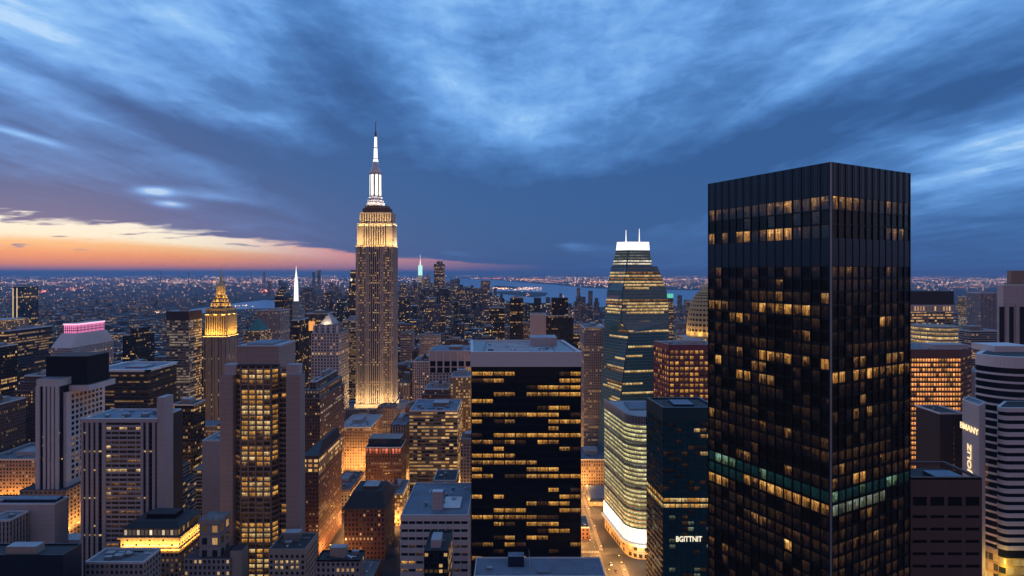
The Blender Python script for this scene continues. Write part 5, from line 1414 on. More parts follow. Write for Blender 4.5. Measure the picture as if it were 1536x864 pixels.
b.part('lit_lobby', MB().prism(grow(poly, -.8), 0, 46, F['lobby'], M['roof'], bay=5, fl=7))
lamp_light('lobby_light', (X(1512, 424), 424, 40), 12000, (1.0, .66, .12), 'POINT', 2.0)
b.part('roof_well', MB().prism(grow(poly, -2), zt - 1, zt + .1, M['navy'], M['roof_dark']))
for k in range(24):
    z_ = zt - k * 6.1
    if z_ < 52: break
    b.part('floor_band', MB().prism(poly, z_ - 3.2, z_, M['white_stone'], M['coping'], bottom=True))
# sign pier between
d = 425.0
PA, PB = (X(1443.5, 446), 446.0), (X(1468.5, d), d)
PC = (X(1478, 436), 436.0)
P = [PA, PB, PC, (PA[0] + PC[0] - PB[0], PA[1] + PC[1] - PB[1])]
zt = Z(609, d)
b = Bld('office_block', 'blank mauve wall tower with two lines of lit gold lettering', 'office block', P, 0, zt)
b.part('wall', MB().prism(P, 0, zt, M['mauve'], M['roof']))
fc = Face(PA, PB)
lettering(b, 'BMANY', fc, fc.L * .45, Z(645, 433), 6.6, M['glow_sign'], sx=1.06)
lettering(b, 'JOLIZ', fc, fc.L * .48, Z(689, 433), 6.6, M['glow_sign'], sx=1.3, vertical=True)
b.roof(P, zt, n=0, pent=False, par=.8)
b = tower('office_block', 'dark maroon slab with a line of dots, left of the lettered wall tower', 1410, 1446, 621, 500, 30, 'darkbrown', n=1, pent=False, roof='roof_dark')
fc = Face((b.x0, 500), (b.x1, 500))
for k in range(9): b.win(fc, fc.L * .58, b.z1 - 12 - k * 4.6, .8, 1.0, M['w_mid'])
b.finish()
# near dark brown box
d = 220.0
xa, xb = X(1340, d), X(1472, d); zt = Z(716, d)
b = Bld('office_block', 'near dark brown box with slot windows and a sunken roof, below the orange lit slab', 'office block', rect(xa, xb, d, 19), 0, zt)
b.part('wall', MB().box(xa + .3, xb - .3, d + .3, d + 18.7, 0, zt - 3, M['black'], M['roof_dark']))
fc = Face((xa, d + .3), (xb, d + .3))
mb = MB()
mb.fbox(fc, -.3, fc.L + .3, -.2, .3, zt - 7.5, zt - .3, M['panel_brown'])
for k in range(32):
    z_ = zt - 11 - k * 4.75
    if z_ < 6: break
    mb.fbox(fc, .0, fc.L, -.2, .28, z_ - 4.75 + 1.2, z_ - .0, M['panel_brown'])
for c in range(6): mb.fbox(fc, max(-.3, c * fc.L / 5 - .7), min(fc.L + .3, c * fc.L / 5 + .7), -.2, .295, 2, zt - 7.4, M['panel_brown'])
b.part('slotted_front_frame', mb)
for k in range(24):
    for c in range(5): b.win(fc, (c + .5) * fc.L / 5, zt - 11 - k * 4.75 - 4.2 + .1, fc.L / 5 - 1.5, .9, M['g_dark'])
b.finish()
mb = MB(); P = rect(xa, xb, d, 19)
for i in range(4): mb.fbox(Face(P[i], P[(i + 1) % 4]), 0 if i % 2 else -.02, math.dist(P[i], P[(i + 1) % 4]) + (0 if i % 2 else .02), -1.0, .01 * (i % 2), zt - .9, zt + .003 * i, M['panel_brown'])
b.part('parapet_edging', mb)
b.part('roof_ramp', MB().box(xb - 14, xb - 3, d + 4, d + 12, zt - 3.05, zt - 1.4, M['navy'], M['roof_blue']))

# ================================================================== middle distance, left of the spire shaft
b = tower('office_tower', 'office block with a dark green pyramid roof behind the gold colonnade tower', 366, 392, 496, 1150, 50, 'ribbon_lit', rk=False)
pm = [(b.x0 + 4, 1154), (b.x1 - 4, 1154), (b.x1 - 4, 1196), (b.x0 + 4, 1196)]; cxm = (b.x0 + b.x1) / 2
b.part('pyramid_roof', MB().prism(pm, b.z1 - .1, Z(477, 1170), M['copper'], M['copper'], poly1=[(cxm - .5, 1174), (cxm + .5, 1174), (cxm + .5, 1176), (cxm - .5, 1176)]))
tower('office_tower', 'plain grey brown slab of vertical piers behind the green pyramid roof', 384, 420, 466, 1350, 60, 'vert', n=2)
b = tower('office_tower', 'dark tower with a rounded shoulder top left of the white spire', 412, 426, 446, 1600, 60, 'black', rk=False, roof='roof_dark')
b.part('rounded_top', MB().prism(rect(b.x0 + 2, b.x1 - 2, 1602, 56), b.z1 - .1, b.z1 + 18, F['black'], M['roof_dark'], poly1=rect(b.x0 + 6, b.x1 - 6, 1610, 36)))
b.part('rounded_top', MB().prism(rect(b.x0 + 6, b.x1 - 6, 1610, 36), b.z1 + 17.9, b.z1 + 30, F['black'], M['roof_dark'], poly1=rect(b.x0 + 10, b.x1 - 9, 1618, 16)))
d = 1900.0
b = tower('tower', 'grey stepped tower with a brilliant white needle spire', 432, 449, 452, d, 45, 'white', rk=False, steps=((4, 22), (4, 10)))
b.part('needle_spire', MB().lathe((b.x0 + b.x1) / 2, d + 22, [(7.5, b.z1 - .2), (5.8, Z(425, d)), (2.8, Z(412, d)), (1.0, Z(405, d)), (.4, Z(399, d))], M['glow_white'], 12))  # spire's brilliance put in as glow, no lamps on it
tower('office_tower', 'black glass slab with a few lit windows below the white needle spire', 437, 447, 481, 950, 50, 'black', n=2)
b = tower('office_tower', 'brown block with one orange panel of light, right of the black glass slab', 459, 490, 471, 1100, 50, 'vert_dark', n=2)
b.part('orange_panel', MB().box(X(463, 1099.5), X(472, 1099.5), 1099.2, 1099.9, Z(496, 1100), Z(482, 1100), lamp_mat('orange_light_panel', (1.0, .38, .06), .9)))
d = 850.0
b = tower('apartment_block', 'pale gothic tower with an ornate peaked crown, left of the floodlit spire shaft', 467, 508, 500, d, 55, 'punched', bay=4.4, fl=4.6, rk=False)
zt = b.z1
b.part('crown_block', MB().prism(rect(b.x0 + 6, b.x1 - 8, d + 6, 40), zt - .1, Z(487, d), F['punched'], M['roof'], bay=4, fl=5))
b.part('peaked_crown', MB().prism(rect(b.x0 + 9, b.x1 - 12, d + 9, 34), Z(487, d) - .1, Z(472, d), M['white_stone'], M['roof'], poly1=rect(b.x0 + 20, b.x1 - 22, d + 20, 10)))
for q in range(5):
    x = b.x0 + 3 + q * (b.x1 - b.x0 - 6) / 4
    b.part('pinnacle', MB().lathe(x, d + 2.5, [(1.8, zt - .2), (1.6, zt + 8), (.1, zt + 14)], M['white_stone'], 6))
flood((b.x0 + b.x1) / 2, d + 4, Z(487, d) + .5, 2600, R(150), 0, (1.0, .8, .45), 8.0)
b = tower('office_tower', 'dark flared tower with one white light near its top, touching the spire shaft', 517, 534, 470, 1300, 40, 'black', rk=False, roof='roof_dark')
b.part('flared_top', MB().prism(rect(b.x0 + 4, b.x1 + 2, 1302, 36), b.z1 - .1, Z(405, 1300), F['blue'], M['roof_dark'], poly1=rect(b.x0 + 12, b.x1 - 2, 1306, 26)))
b.part('top_light', MB().box(X(526, 1301), X(528, 1301), 1300.4, 1301.8, Z(421, 1300), Z(418, 1300), M['glow_white']))
tower('office_block', 'lit ribbon block at the foot of the dark flared tower', 514, 536, 481, 1000, 40, 'ribbon_lit', n=2)

# ================================================================== middle distance, centre
tower('office_tower', 'black slab apartment tower, left of a twin in the centre distance', 734, 757, 462, 1500, 40, 'black', n=1, roof='roof_dark')
tower('office_tower', 'tallest black slab tower in the centre distance, in front of the harbour', 765, 785, 447, 1300, 40, 'black', n=1, roof='roof_dark')
b = tower('office_tower', 'broad black office complex with a stepped top near the lit stadium', 818, 860, 474, 1100, 50, 'black', n=2, roof='roof_dark')
b.part('setback', MB().box(X(828, 1110), X(852, 1110), 1110, 1140, b.z1 - .1, Z(447, 1110), F['black'], M['roof_dark']))
tower('office_tower', 'plain mauve slab rising behind the white roof band', 796, 819, 472, 900, 30, 'mauve', n=1, pent=False)
tower('office_tower', 'brown tower with a lit cap in front of the harbour', 721, 735, 421, 3200, 60, 'far', n=0, rk=False)
d = 5200.0
b = tower('skyscraper', 'tallest downtown tower with a pale green lit top and thin antenna', 627, 632.5, 413, d, 50, 'far_lit', rk=False)
b.part('lit_top', MB().box(b.x0 + 1, b.x1 - 1, d + 1, d + 48, b.z1 - .1, Z(398, d), lamp_mat('pale_green_lit_top', (.55, 1.0, .85), 1.0), M['roof']))
b.part('antenna', MB().lathe((b.x0 + b.x1) / 2, d + 25, [(5, Z(398, d) - .1), (4, Z(392, d)), (1.5, Z(391, d)), (.8, Z(382, d))], M['glow_white'], 8))  # antenna given a glow of its own
b = tower('skyscraper', 'lit twin crowned downtown tower beside the green topped one', 650, 666.5, 440, 2600, 45, 'far_lit', rk=False)
b.part('upper_shaft', MB().prism(rect(b.x0 + 2, b.x1 - 2, 2602, 40), b.z1 - .1, Z(396, 2600), F['far'], M['roof']))
b.part('crown_block', MB().prism(rect(b.x0 + 14, b.x1 - 10, 2606, 30), Z(396, 2600) - .1, Z(392, 2600), F['far'], M['roof']))
# ================================================================== the ordinary blocks of the street grid
AVE = [-700, -430, -162, 73, 340, 610, 880]      # avenues run away from the viewer
KEEP = [  # columns, distance, lowest row of a hand-built neighbour that has to stay in view
    (705, 873, 480, 838), (330, 457, 430, 850), (120, 262, 450, 845), (37, 158, 560, 830), (515, 615, 900, 612), (300, 360, 1000, 640), (900, 1005, 700, 640), (873, 908, 760, 690),
    (905, 972, 520, 866), (1362, 1456, 600, 700), (508, 558, 760, 736), (547, 606, 640, 740), (515, 590, 520, 866), (613, 690, 660, 742), (600, 704, 455, 866), (643, 707, 800, 566), (676, 707, 735, 660),
    (617, 648, 830, 612), (631, 678, 730, 615), (0, 75, 900, 576), (74, 172, 880, 550), (183, 232, 1000, 546), (248, 308, 950, 566), (136, 268, 700, 614), (18, 70, 690, 676), (450, 512, 640, 690),
    (452, 512, 520, 835), (436, 461, 950, 566), (465, 522, 850, 592), (384, 422, 1350, 514), (364, 404, 1150, 514), (732, 787, 1300, 512), (816, 862, 1100, 506), (1340, 1432, 900, 528), (1388, 1457, 800, 528),
    (1495, 1560, 620, 530), (1454, 1500, 1300, 497), (1454, 1505, 950, 566), (978, 1066, 620, 602), (1030, 1068, 950, 512), (991, 1012, 1150, 478), (301, 333, 560, 775), (256, 310, 640, 705), (178, 300, 420, 866),
    (0, 56, 610, 760), (880, 918, 640, 790), (866, 914, 700, 735), (868, 886, 560, 830), (1408, 1480, 430, 830), (1440, 1560, 460, 870), (410, 440, 1600, 505), (430, 455, 1900, 472), (794, 820, 900, 512), (457, 492, 1100, 512),
    (0, 130, 450, 866), (515, 537, 1000, 530), (1448, 1482, 700, 600), (880, 968, 490, 880), (600, 640, 99999, 470), (640, 1064, 99999, 452), (0, 420, 99999, 470)]
W2, H2 = 768, 432
occ = np.zeros((H2, W2), bool)
gx_, gy_ = np.meshgrid((np.arange(W2) + .5) * 2, (np.arange(H2) + .5) * 2)
def hull(pts):
    pts = sorted(set(pts))
    def half(ps):
        h = []
        for p in ps:
            while len(h) > 1 and (h[-1][0] - h[-2][0]) * (p[1] - h[-2][1]) - (h[-1][1] - h[-2][1]) * (p[0] - h[-2][0]) <= 0: h.pop()
            h.append(p)
        return h[:-1]
    return half(pts) + half(pts[::-1])
def mask_of(pts):
    h = hull([proj(*p) for p in pts]); x = [p[0] for p in h]; y = [p[1] for p in h]
    i0, i1 = max(0, int(min(x) / 2) - 1), min(W2, int(max(x) / 2) + 2); j0, j1 = max(0, int(min(y) / 2) - 1), min(H2, int(max(y) / 2) + 2)
    if i1 <= i0 or j1 <= j0 or len(h) < 3: return None
    X_, Y_ = gx_[j0:j1, i0:i1], gy_[j0:j1, i0:i1]; m = np.ones(X_.shape, bool)
    for a, b_ in zip(h, h[1:] + h[:1]): m &= ((b_[0] - a[0]) * (Y_ - a[1]) - (b_[1] - a[1]) * (X_ - a[0])) >= 0
    return m, slice(j0, j1), slice(i0, i1)
cand = []
rf = random.Random(2024)
def near_water(x, y): return False
row_y = 470.0
while row_y < 1720:
    dep = 58.0
    for k in range(len(AVE) - 1):
        x = AVE[k] + 13.0; xe = AVE[k + 1] - 13.0
        while x < xe - 12:
            w = rf.uniform(18, 52) if row_y < 1000 else rf.uniform(24, 64)
            if xe - (x + w) < 14: w = xe - x
            for half in (0, 1):
                dd = dep / 2 - 1 if rf.random() < .75 else dep
                y0 = row_y + (half * dep / 2 if dd < dep else 0)
                if dd == dep and half: break
                t = rf.random()
                h = rf.uniform(16, 40) if t < .40 else (rf.uniform(40, 75) if t < .78 else rf.uniform(75, 140))
                cand.append([x + .4, x + w - .4, y0, y0 + dd, h])
                if dd == dep: break
            x += w
    row_y += 76.0
good = []
for c in cand:
    x0, x1, y0, y1, h = c
    pa, pb = proj(x0, y0, 0)[0], proj(x1, y0, 0)[0]; pc_, pd_ = proj(x0, y1, 0)[0], proj(x1, y1, 0)[0]
    L, Rr = min(pa, pc_), max(pb, pd_)
    if Rr < -25 or L > 1560: continue
    if any(x0 < f[1] + 3 and x1 > f[0] - 3 and y0 < f[3] + 3 and y1 > f[2] - 3 for f in FOOT): continue
    lim = 520.0 if y0 < 1150 else 486.0
    for (a, b_, dd, yy) in KEEP:
        if L < b_ and Rr > a and y0 < dd: lim = max(lim, yy)
    hm = min(Z(lim, y0), Z(lim, y1) if lim > 1e9 else 1e9)
    h = min(h, hm)
    if h < 9: continue
    c[4] = h; good.append(c)
order = sorted([(o[1], 0, o[0]) for o in OCC] + [(c[2], 1, c) for c in good], key=lambda t: t[0])
chosen = []
for dist, kind, q in order:
    pts = q if kind == 0 else [(x, y, z) for x in q[:2] for y in q[2:4] for z in (0, q[4])]
    got = mask_of(pts)
    if got is None: continue
    m, sj, si = got
    vis = int((m & ~occ[sj, si]).sum())
    if kind == 1:
        if vis < 10: continue
        ys_, xs_ = np.nonzero(m & ~occ[sj, si])
        chosen.append((vis, q, (xs_.mean() + si.start) * 2, (ys_.mean() + sj.start) * 2))
    occ[sj, si] |= m
chosen.sort(key=lambda t: -t[0])
chosen = chosen[:270]
LAND = [  # names for what stands nearby, by photo column, row
    (560, 480, 'the floodlit spire skyscraper'), (790, 680, 'the black white-capped tower'), (390, 680, 'the beige twin-pier tower'), (180, 730, 'the slotted grey tower'), (105, 640, 'the pale tower with a black box'),
    (330, 540, 'the gold colonnade tower'), (955, 480, 'the faceted glass tower'), (940, 690, 'the wave-fronted glass block'), (1018, 560, 'the maroon gridded tower'), (1210, 560, 'the dark bronze tower'), (1405, 610, 'the orange lit slab'),
    (1505, 680, 'the striped round tower'), (123, 510, 'the pink crowned block'), (200, 575, 'the low bright rimmed office'), (492, 540, 'the pale gothic tower'), (575, 700, 'the red topped block'), (650, 675, 'the lit ribbon office block'), (650, 800, 'the pale banded block'),
    (890, 560, 'the tall purple brown slab'), (550, 800, 'the mansard roofed block'), (482, 730, 'the brown brick skylight tower'), (840, 480, 'the broad black complex'), (775, 475, 'the black slab towers'), (278, 510, 'the slotted dark slab office'), (535, 690, 'the gold washed tan block'), (675, 545, 'the big dark square openings'), (1420, 480, 'the dark topped ribbon tower'), (240, 800, 'the gold lit wedge block'), (1500, 460, 'the right edge mauve tower')]
KINDS_F = [('brick', 'brown brick', 3.0, 3.6), ('brick_red', 'red brick', 3.0, 3.6), ('tan', 'tan stone', 3.2, 3.8), ('stone', 'grey stone', 3.2, 3.8), ('white', 'pale masonry', 3.2, 3.8), ('ribbon', 'grey ribbon-windowed', 4, 3.9), ('glass', 'dark glass', 3, 3.9), ('vert', 'grey piered', 3.2, 4), ('brick', 'brown brick', 3.0, 3.6), ('far_dark', 'blackish', 3, 3.6), ('blue', 'blue grey glass', 3, 3.8), ('tan', 'tan stone', 3.2, 3.8), ('brick_red', 'red brick', 3.0, 3.6)]
seen_l = {}
for n_, (vis, q, px_, py_) in enumerate(chosen):
    x0, x1, y0, y1, h = q
    fk, word, bay, fl = KINDS_F[rf.randrange(len(KINDS_F))]
    size = 'low' if h < 30 else ('mid-rise' if h < 70 else 'tall')
    shape = 'slim' if x1 - x0 < 26 else ('wide' if x1 - x0 > 44 else '')
    lx_, ly_, lw = min(LAND, key=lambda t: (t[0] - px_) ** 2 + ((t[1] - py_) * 1.3) ** 2)
    dxp = px_ - lx_
    rel = 'below' if py_ - ly_ > abs(dxp) * .8 and py_ > ly_ + 30 else ('beyond' if ly_ - py_ > abs(dxp) * .8 else ('left of' if dxp < 0 else 'right of'))
    roofk = rf.choice(['roof', 'roof', 'roof_dark', 'roof_light', 'roof_blue', 'roof'])
    rw = {'roof': 'grey', 'roof_dark': 'black', 'roof_light': 'pale', 'roof_blue': 'bluish'}[roofk]
    poly = [(x0, y0), (x1, y0), (x1, y1), (x0, y1)]
    stp = h > 60 and rf.random() < .4
    tank = 1 if (y0 < 1000 and rf.random() < .35 and fk in ('brick', 'brick_red', 'tan', 'stone')) else 0
    ext = 'a stepped top' if stp else ('a water tank' if tank and y0 < 900 else '%s roof' % rw)
    lab = ' '.join(('%s %s %s block with %s, %s %s' % (size, shape, word, ext, rel, lw)).split())
    nb = Bld('city_block_building', lab, 'city building', poly)
    mb = MB(); fm = F[fk]
    if stp: mb.prism(poly, 0, h * .78, fm, M[roofk], bay=bay, fl=fl)
    else: mb.prism(poly, 0, h, fm, M[roofk], bay=bay, fl=fl)
    nb.part('wall', mb)
    if stp:
        i_ = min(x1 - x0, y1 - y0) * .16; poly = [(x0 + i_, y0 + i_), (x1 - i_, y0 + i_), (x1 - i_, y1 - i_), (x0 + i_, y1 - i_)]
        nb.part('setback', MB().prism(poly, h * .78 - .1, h, fm, M[roofk], bay=bay, fl=fl))
    if y0 < 1250 and fk in ('brick', 'brick_red', 'tan', 'stone', 'white'):
        cx0, cy0 = poly[0]; cx1, cy1 = poly[2]
        nb.part('cornice', MB().box(cx0 - .7, cx1 + .7, cy0 - .7, cy1 + .7, h - 2.4, h - 1.2, M['lime' if fk in ('stone', 'white') else 'tan'], M['roof_dark']))
    if y0 < 1100: nb.roof(poly, h, n=rf.randrange(5, 11) if vis > 120 else rf.randrange(1, 4), seed=n_, tank=tank, m=roofk, pent=rf.random() < .75, edge=rf.choice(['lime', 'tan', 'mauve', 'coping', 'brown']))
    else:
        w = x1 - x0; nb.part('penthouse', MB().box(x0 + w * .3, x0 + w * .65, y0 + 8, y0 + 18, h - .1, h + 5, M['lime'], M['roof_light']))
    seen_l.setdefault(lab, []).append(nb.e)
    q.append(nb)
# copies that came out alike: tell them apart by their order from left to right
for lab, es in seen_l.items():
    if len(es) > 1:
        es.sort(key=lambda e: proj(e.location.x, e.location.y, 40)[0])
        for i, e in enumerate(es):
            words = {2: ['the left one of two', 'the right one of two'], 3: ['leftmost of three', 'middle of three', 'rightmost of three']}.get(len(es))
            if words: e['label'] = (lab + ', ' + words[i]) if len((lab + words[i]).split()) < 17 else ' '.join((words[i] + ' ' + lab).split()[:16])
            else: e['group'] = lab[:60]
for vis, q, px_, py_ in chosen: q[5].e['group'] = q[5].e.get('group') or 'blocks of the midtown street grid'

# ================================================================== the far city: thousands of roofs nobody could count
rg = random.Random(99)
WATER_PX = [[(255, 480), (330, 470), (372, 467), (430, 466), (430, 449), (398, 447), (360, 451), (318, 457), (245, 466)],
            [(640, 431), (700, 447), (800, 458), (930, 466), (1064, 459), (1064, 434), (1010, 434), (940, 433), (880, 431), (830, 426), (788, 423), (740, 418.5), (690, 416.8), (640, 416)]]
def inpoly(x, y, P):
    r = False; n = len(P)
    for i in range(n):
        (xa, ya), (xb, yb) = P[i], P[(i + 1) % n]
        if (ya > y) != (yb > y) and x < (xb - xa) * (y - ya) / (yb - ya) + xa: r = not r
    return r
def on_water(x, y):
    px_, py_ = proj(x, y, 0)
    return any(inpoly(px_, py_, P) for P in WATER_PX)
mb = MB(); nb_ = 0
fars = [F['far'], F['far_blue'], F['far_dark'], F['far'], F['far_blue'], F['far_dark']]
def skyline(px_, yy=9e9):       # highest row a nameless far roof may reach
    if px_ > 245 and px_ < 436 and yy < 4100: return 477 - (px_ - 245) * .05
    if px_ < 420: return 446
    if px_ < 520: return 432
    if px_ < 600: return 440
    if px_ < 690: return 424
    if px_ < 745: return 432
    if px_ < 905: return 455
    if px_ < 1064: return 460
    return 440
while nb_ < 7600:
    y = 1500 * (9.0 ** (rg.random() ** 1.25)); px_ = rg.uniform(-20, 1556); x = X(px_, y)
    if on_water(x, y) or on_water(x, y + 40): continue
    if 1064 < px_ < 1362: 
        if rg.random() < .8: continue
    core = math.exp(-((px_ - 660) / 170) ** 2)
    dense = .35 + .65 * core if y < 5600 else .30
    if px_ > 760 and y > 4200: dense *= .3
    if rg.random() > dense: continue
    w, dd = rg.uniform(14, 42), rg.uniform(14, 40)
    t = rg.random()
    h = rg.uniform(8, 22) if t < .55 else (rg.uniform(20, 45) if t < .85 else rg.uniform(40, 70))
    h *= .6 + 1.0 * core
    if rg.random() < .13 * core: h = rg.uniform(90, 210)
    if y > 6000: h = min(h, 30)
    h = min(h, max(8, Z(skyline(px_, y), y)))
    if y < 1760 and h > 60: h = 60
    mb.prism([(x - w / 2, y), (x + w / 2, y), (x + w / 2, y + dd), (x - w / 2, y + dd)], 0, h, rg.choice(fars), rg.choice([M['roof'], M['roof_dark'], M['roof_light'], M['roof']]), bay=3.4, fl=3.6)
    nb_ += 1
o = mb.build('distant_roofscape'); tag(o, 'dense carpet of far off roofs and small lit windows beyond the midtown towers', 'cityscape', kind='stuff')
# downtown towers one can still tell apart
SK = [(603, 428, 5200, 8), (609, 424, 5400, 7), (616, 431, 4600, 9), (621, 420, 5000, 7), (637, 418, 5300, 7), (642, 411, 5400, 6), (646, 424, 4800, 9), (671, 422, 5100, 9), (679, 419, 5200, 8), (686, 418, 5000, 7), (692, 427, 4600, 8),
      (598, 436, 4200, 10), (629, 436, 3900, 12), (641, 440, 3600, 11), (660, 444, 3300, 12), (676, 442, 3500, 11), (699, 430, 3900, 9), (708, 428, 4000, 8), (716, 432, 3600, 9), (744, 444, 2900, 9), (752, 441, 3100, 7), (692, 452, 2400, 12), (706, 456, 2200, 11), (716, 460, 2000, 10),
      (470, 408, 5600, 3.5), (478, 405, 5200, 4), (497, 424, 4600, 7), (505, 430, 4300, 8), (463, 430, 4200, 8), (455, 436, 3900, 8), (486, 438, 3600, 10), (404, 421, 6500, 5), (396, 408, 9000, 2), (427, 424, 5200, 7), (420, 420, 5600, 5), (510, 440, 3300, 10), (443, 440, 3400, 6),
      (868, 432, 3800, 5), (886, 436, 3600, 6), (841, 440, 3300, 4), (875, 445, 2900, 6), (822, 446, 3000, 6), (895, 447, 2800, 8), (1020, 443, 3000, 6), (1032, 450, 2700, 8), (1047, 448, 2900, 6)]
names = ['slate grey', 'dark blue grey', 'brownish', 'near black', 'pale grey']
rk_ = random.Random(4)
for _ in range(34): SK.append((rk_.uniform(600, 905), rk_.uniform(442, 474), rk_.uniform(1750, 3000), rk_.uniform(7, 15)))
for _ in range(12): SK.append((rk_.uniform(455, 530), rk_.uniform(436, 466), rk_.uniform(1750, 3000), rk_.uniform(6, 11)))
for i, (px_, py_, y, wpx) in enumerate(SK):
    w = wpx / FPX * y; x = X(px_, y)
    col = rk_.randrange(5); fm = [F['far_blue'], F['far_blue'], F['far'], F['far_dark'], F['far']][col]
    poly = rect(x - w / 2, x + w / 2, y, w * rk_.uniform(.7, 1.1)); h = Z(py_, y)
    place = 'left of the white needle spire' if px_ < 440 else ('between the needle spire and the spire skyscraper' if px_ < 530 else ('left of the green topped tower' if px_ < 630 else ('beside the twin crowned tower' if px_ < 690 else ('before the harbour water' if px_ < 760 else ('beyond the black complex' if px_ < 910 else 'behind the lit dome')))))
    t = Bld('downtown_tower', 'far off %s tower %s' % (names[col], place), 'skyscraper', poly, 0, None, 'far off downtown towers')
    m1 = MB(); st = rk_.random() < .5 and wpx > 5
    if st: m1.prism(poly, 0, h * .86, fm, M['roof'], bay=3.6, fl=3.8); t.part('shaft_wall', m1); t.part('top_storeys', MB().prism(rect(x - w * .3, x + w * .3, y + w * .12, w * .5), h * .86 - .2, h, fm, M['roof'], bay=3.6, fl=3.8))
    else: m1.prism(poly, 0, h, fm, M['roof'], bay=3.6, fl=3.8); t.part('shaft_wall', m1)
# ------------------------------------------------------------------ lamps and lit windows out to the horizon
LM = [lamp_mat('far_lamp_amber', (1.0, .42, .17), 7.0), lamp_mat('far_lamp_pale', (1.0, .60, .32), 7.0), lamp_mat('far_lamp_white', (.80, .86, 1.0), 4.0), lamp_mat('far_lamp_red', (1.0, .22, .13), 6.0)]
mb = MB(); rl = random.Random(55)
nz = np.random.RandomState(3).rand(40, 80)
def lampdot(x, y, z, s, m):
    b_ = len(mb.v)
    mb.v.extend([(x - s, y, z), (x, y - s, z), (x + s, y, z), (x, y + s, z), (x, y, z + s), (x, y, z - s)])
    k = mb.mi(m)
    for f_ in ((0, 1, 4), (1, 2, 4), (2, 3, 4), (3, 0, 4), (1, 0, 5), (2, 1, 5), (3, 2, 5), (0, 3, 5)):
        mb.f.append((b_ + f_[0], b_ + f_[1], b_ + f_[2])); mb.m.append(k); mb.uv.extend([(0, 0)] * 3)
n_l = 0; tries = 0
while n_l < 6500 and tries < 200000:
    tries += 1
    e = 4.2 + 56 * rl.random() ** 1.9; px_ = rl.uniform(-10, 1546)
    if 1064 < px_ < 1362 and rl.random() < .8: continue
    y = FPX * HC / e; x = X(px_, y)
    if on_water(x, y): continue
    dn = nz[int(e * 1.5) % 40, int(px_ / 22) % 80]
    band = math.exp(-((e - (13 if px_ < 600 else 15)) / 7) ** 2) * min(1.0, max(0.08, (e - 4.5) / 5))
    if rl.random() > (.06 + .94 * dn ** 3) * (.25 + .75 * band): continue
    s = y * rl.choice([.00020, .00026, .00034, .00050]) * rl.uniform(.7, 1.2)
    q = rl.random(); m = LM[0] if q < .50 else (LM[1] if q < .80 else (LM[2] if q < .94 else LM[3]))
    if e > 30: s *= .75
    lampdot(x, y, 6 + rl.random() * 14 + s, s, m); n_l += 1
def cluster(px_, py_, sx, sy, n, m, k=1.0):
    for _ in range(n):
        a = rl.gauss(px_, sx); c = max(py_ + rl.gauss(0, sy), CY + 3.2); y = FPX * HC / (c - CY); x = X(a, y)
        lampdot(x, y, 10 + s, y * .00036 * k * rl.uniform(.6, 1.4), m)
for c in ((785, 434.5, 15, 1.4, 80, LM[1], 1.0), (800, 433, 10, .8, 24, LM[0], 1.0), (752, 433.5, 6, .8, 34, LM[0], 1.3), (740, 418, 12, .6, 40, LM[3], 1.2), (712, 417.5, 6, .4, 16, LM[0], 1.2), (800, 420, 22, 1.0, 70, LM[0], 1.2), (865, 418, 20, 1.6, 70, LM[1], 1.1), (905, 424, 30, 1.5, 70, LM[0], 1.0),
          (872, 474, 13, 3.2, 150, LM[0], 1.0), (850, 468, 6, 2, 40, LM[1], .9), (399, 437, 6, 1.5, 40, LM[3], 1.3), (280, 421, 40, 2, 60, LM[1], 1.1), (440, 420, 60, 2, 60, LM[0], 1.0), (65, 438, 5, 1.4, 24, LM[3], 1.3), (108, 434, 7, .9, 20, LM[3], 1.1), (1470, 422, 40, 2, 70, LM[1], 1.1), (1400, 417, 30, 1.2, 46, LM[0], 1.1),
          (1020, 419, 40, 1.2, 60, LM[0], 1.0), (604, 440, 3, 3, 20, LM[0], .9), (845, 449, 1.5, 3, 12, LM[0], .9), (792, 446, 1, 3, 10, LM[0], .9), (240, 472, 4, 1, 14, LM[1], 1.3), (366, 461, 12, .8, 10, LM[1], 1.4)):
    cluster(*c)
o = mb.build('distant_lamps'); tag(o, 'thousands of tiny amber and white lamps spread to the horizon', 'city lights', kind='stuff')
# thin stacks and masts on the horizon
for i, (px_, py_, y) in enumerate(((237, 406, 14000), (241, 406, 14000), (283, 407.5, 13000), (377, 407, 15000), (397, 405, 12000))):
    x = X(px_, y); h = Z(py_, y)
    o = MB().lathe(x, y, [(14, 0), (9, h)], M['plant'], 8).build('chimney_stack', None, (x, y, 0))
    tag(o, ['thin far chimney, left of a close pair on the horizon', 'thin far chimney, right of a close pair on the horizon', 'small lone chimney left of the gold spire', 'far horizon mast right of the gold colonnade tower', 'taller far horizon mast near the rounded black tower'][i], 'chimney')

# ================================================================== streets
road = surf('asphalt', (0.075, 0.072, 0.070), 0.85, 0.35, 0.15)
paver = surf('concrete_pavement', (0.22, 0.20, 0.18), 0.85, 0.2, 0.3)
paint = surf('road_paint', (0.6, 0.58, 0.52), 0.7, 0.3, 0.5)
mb = MB()
for ax in AVE: mb.face([(ax - 9, 300, .012), (ax + 9, 300, .012), (ax + 9, 1750, .012), (ax - 9, 1750, .012)], road)
tag(mb.build('avenue_road'), kind='structure')
mb = MB()
for k in range(-2, 17):
    y = 470 + 76 * k - 9
    for a, c in zip(AVE[:-1], AVE[1:]): mb.face([(a + 9, y - 6, .016), (c - 9, y - 6, .016), (c - 9, y + 6, .016), (a + 9, y + 6, .016)], road)
tag(mb.build('cross_street_road'), kind='structure')
mb = MB()
for sx in (60.4, 82.0): mb.box(sx, sx + 3.6, 538, 720, .0, .14, paver)
mb.box(96, 101, 470, 512, .0, .14, paver)
tag(mb.build('pavement'), kind='structure')
mb = MB()
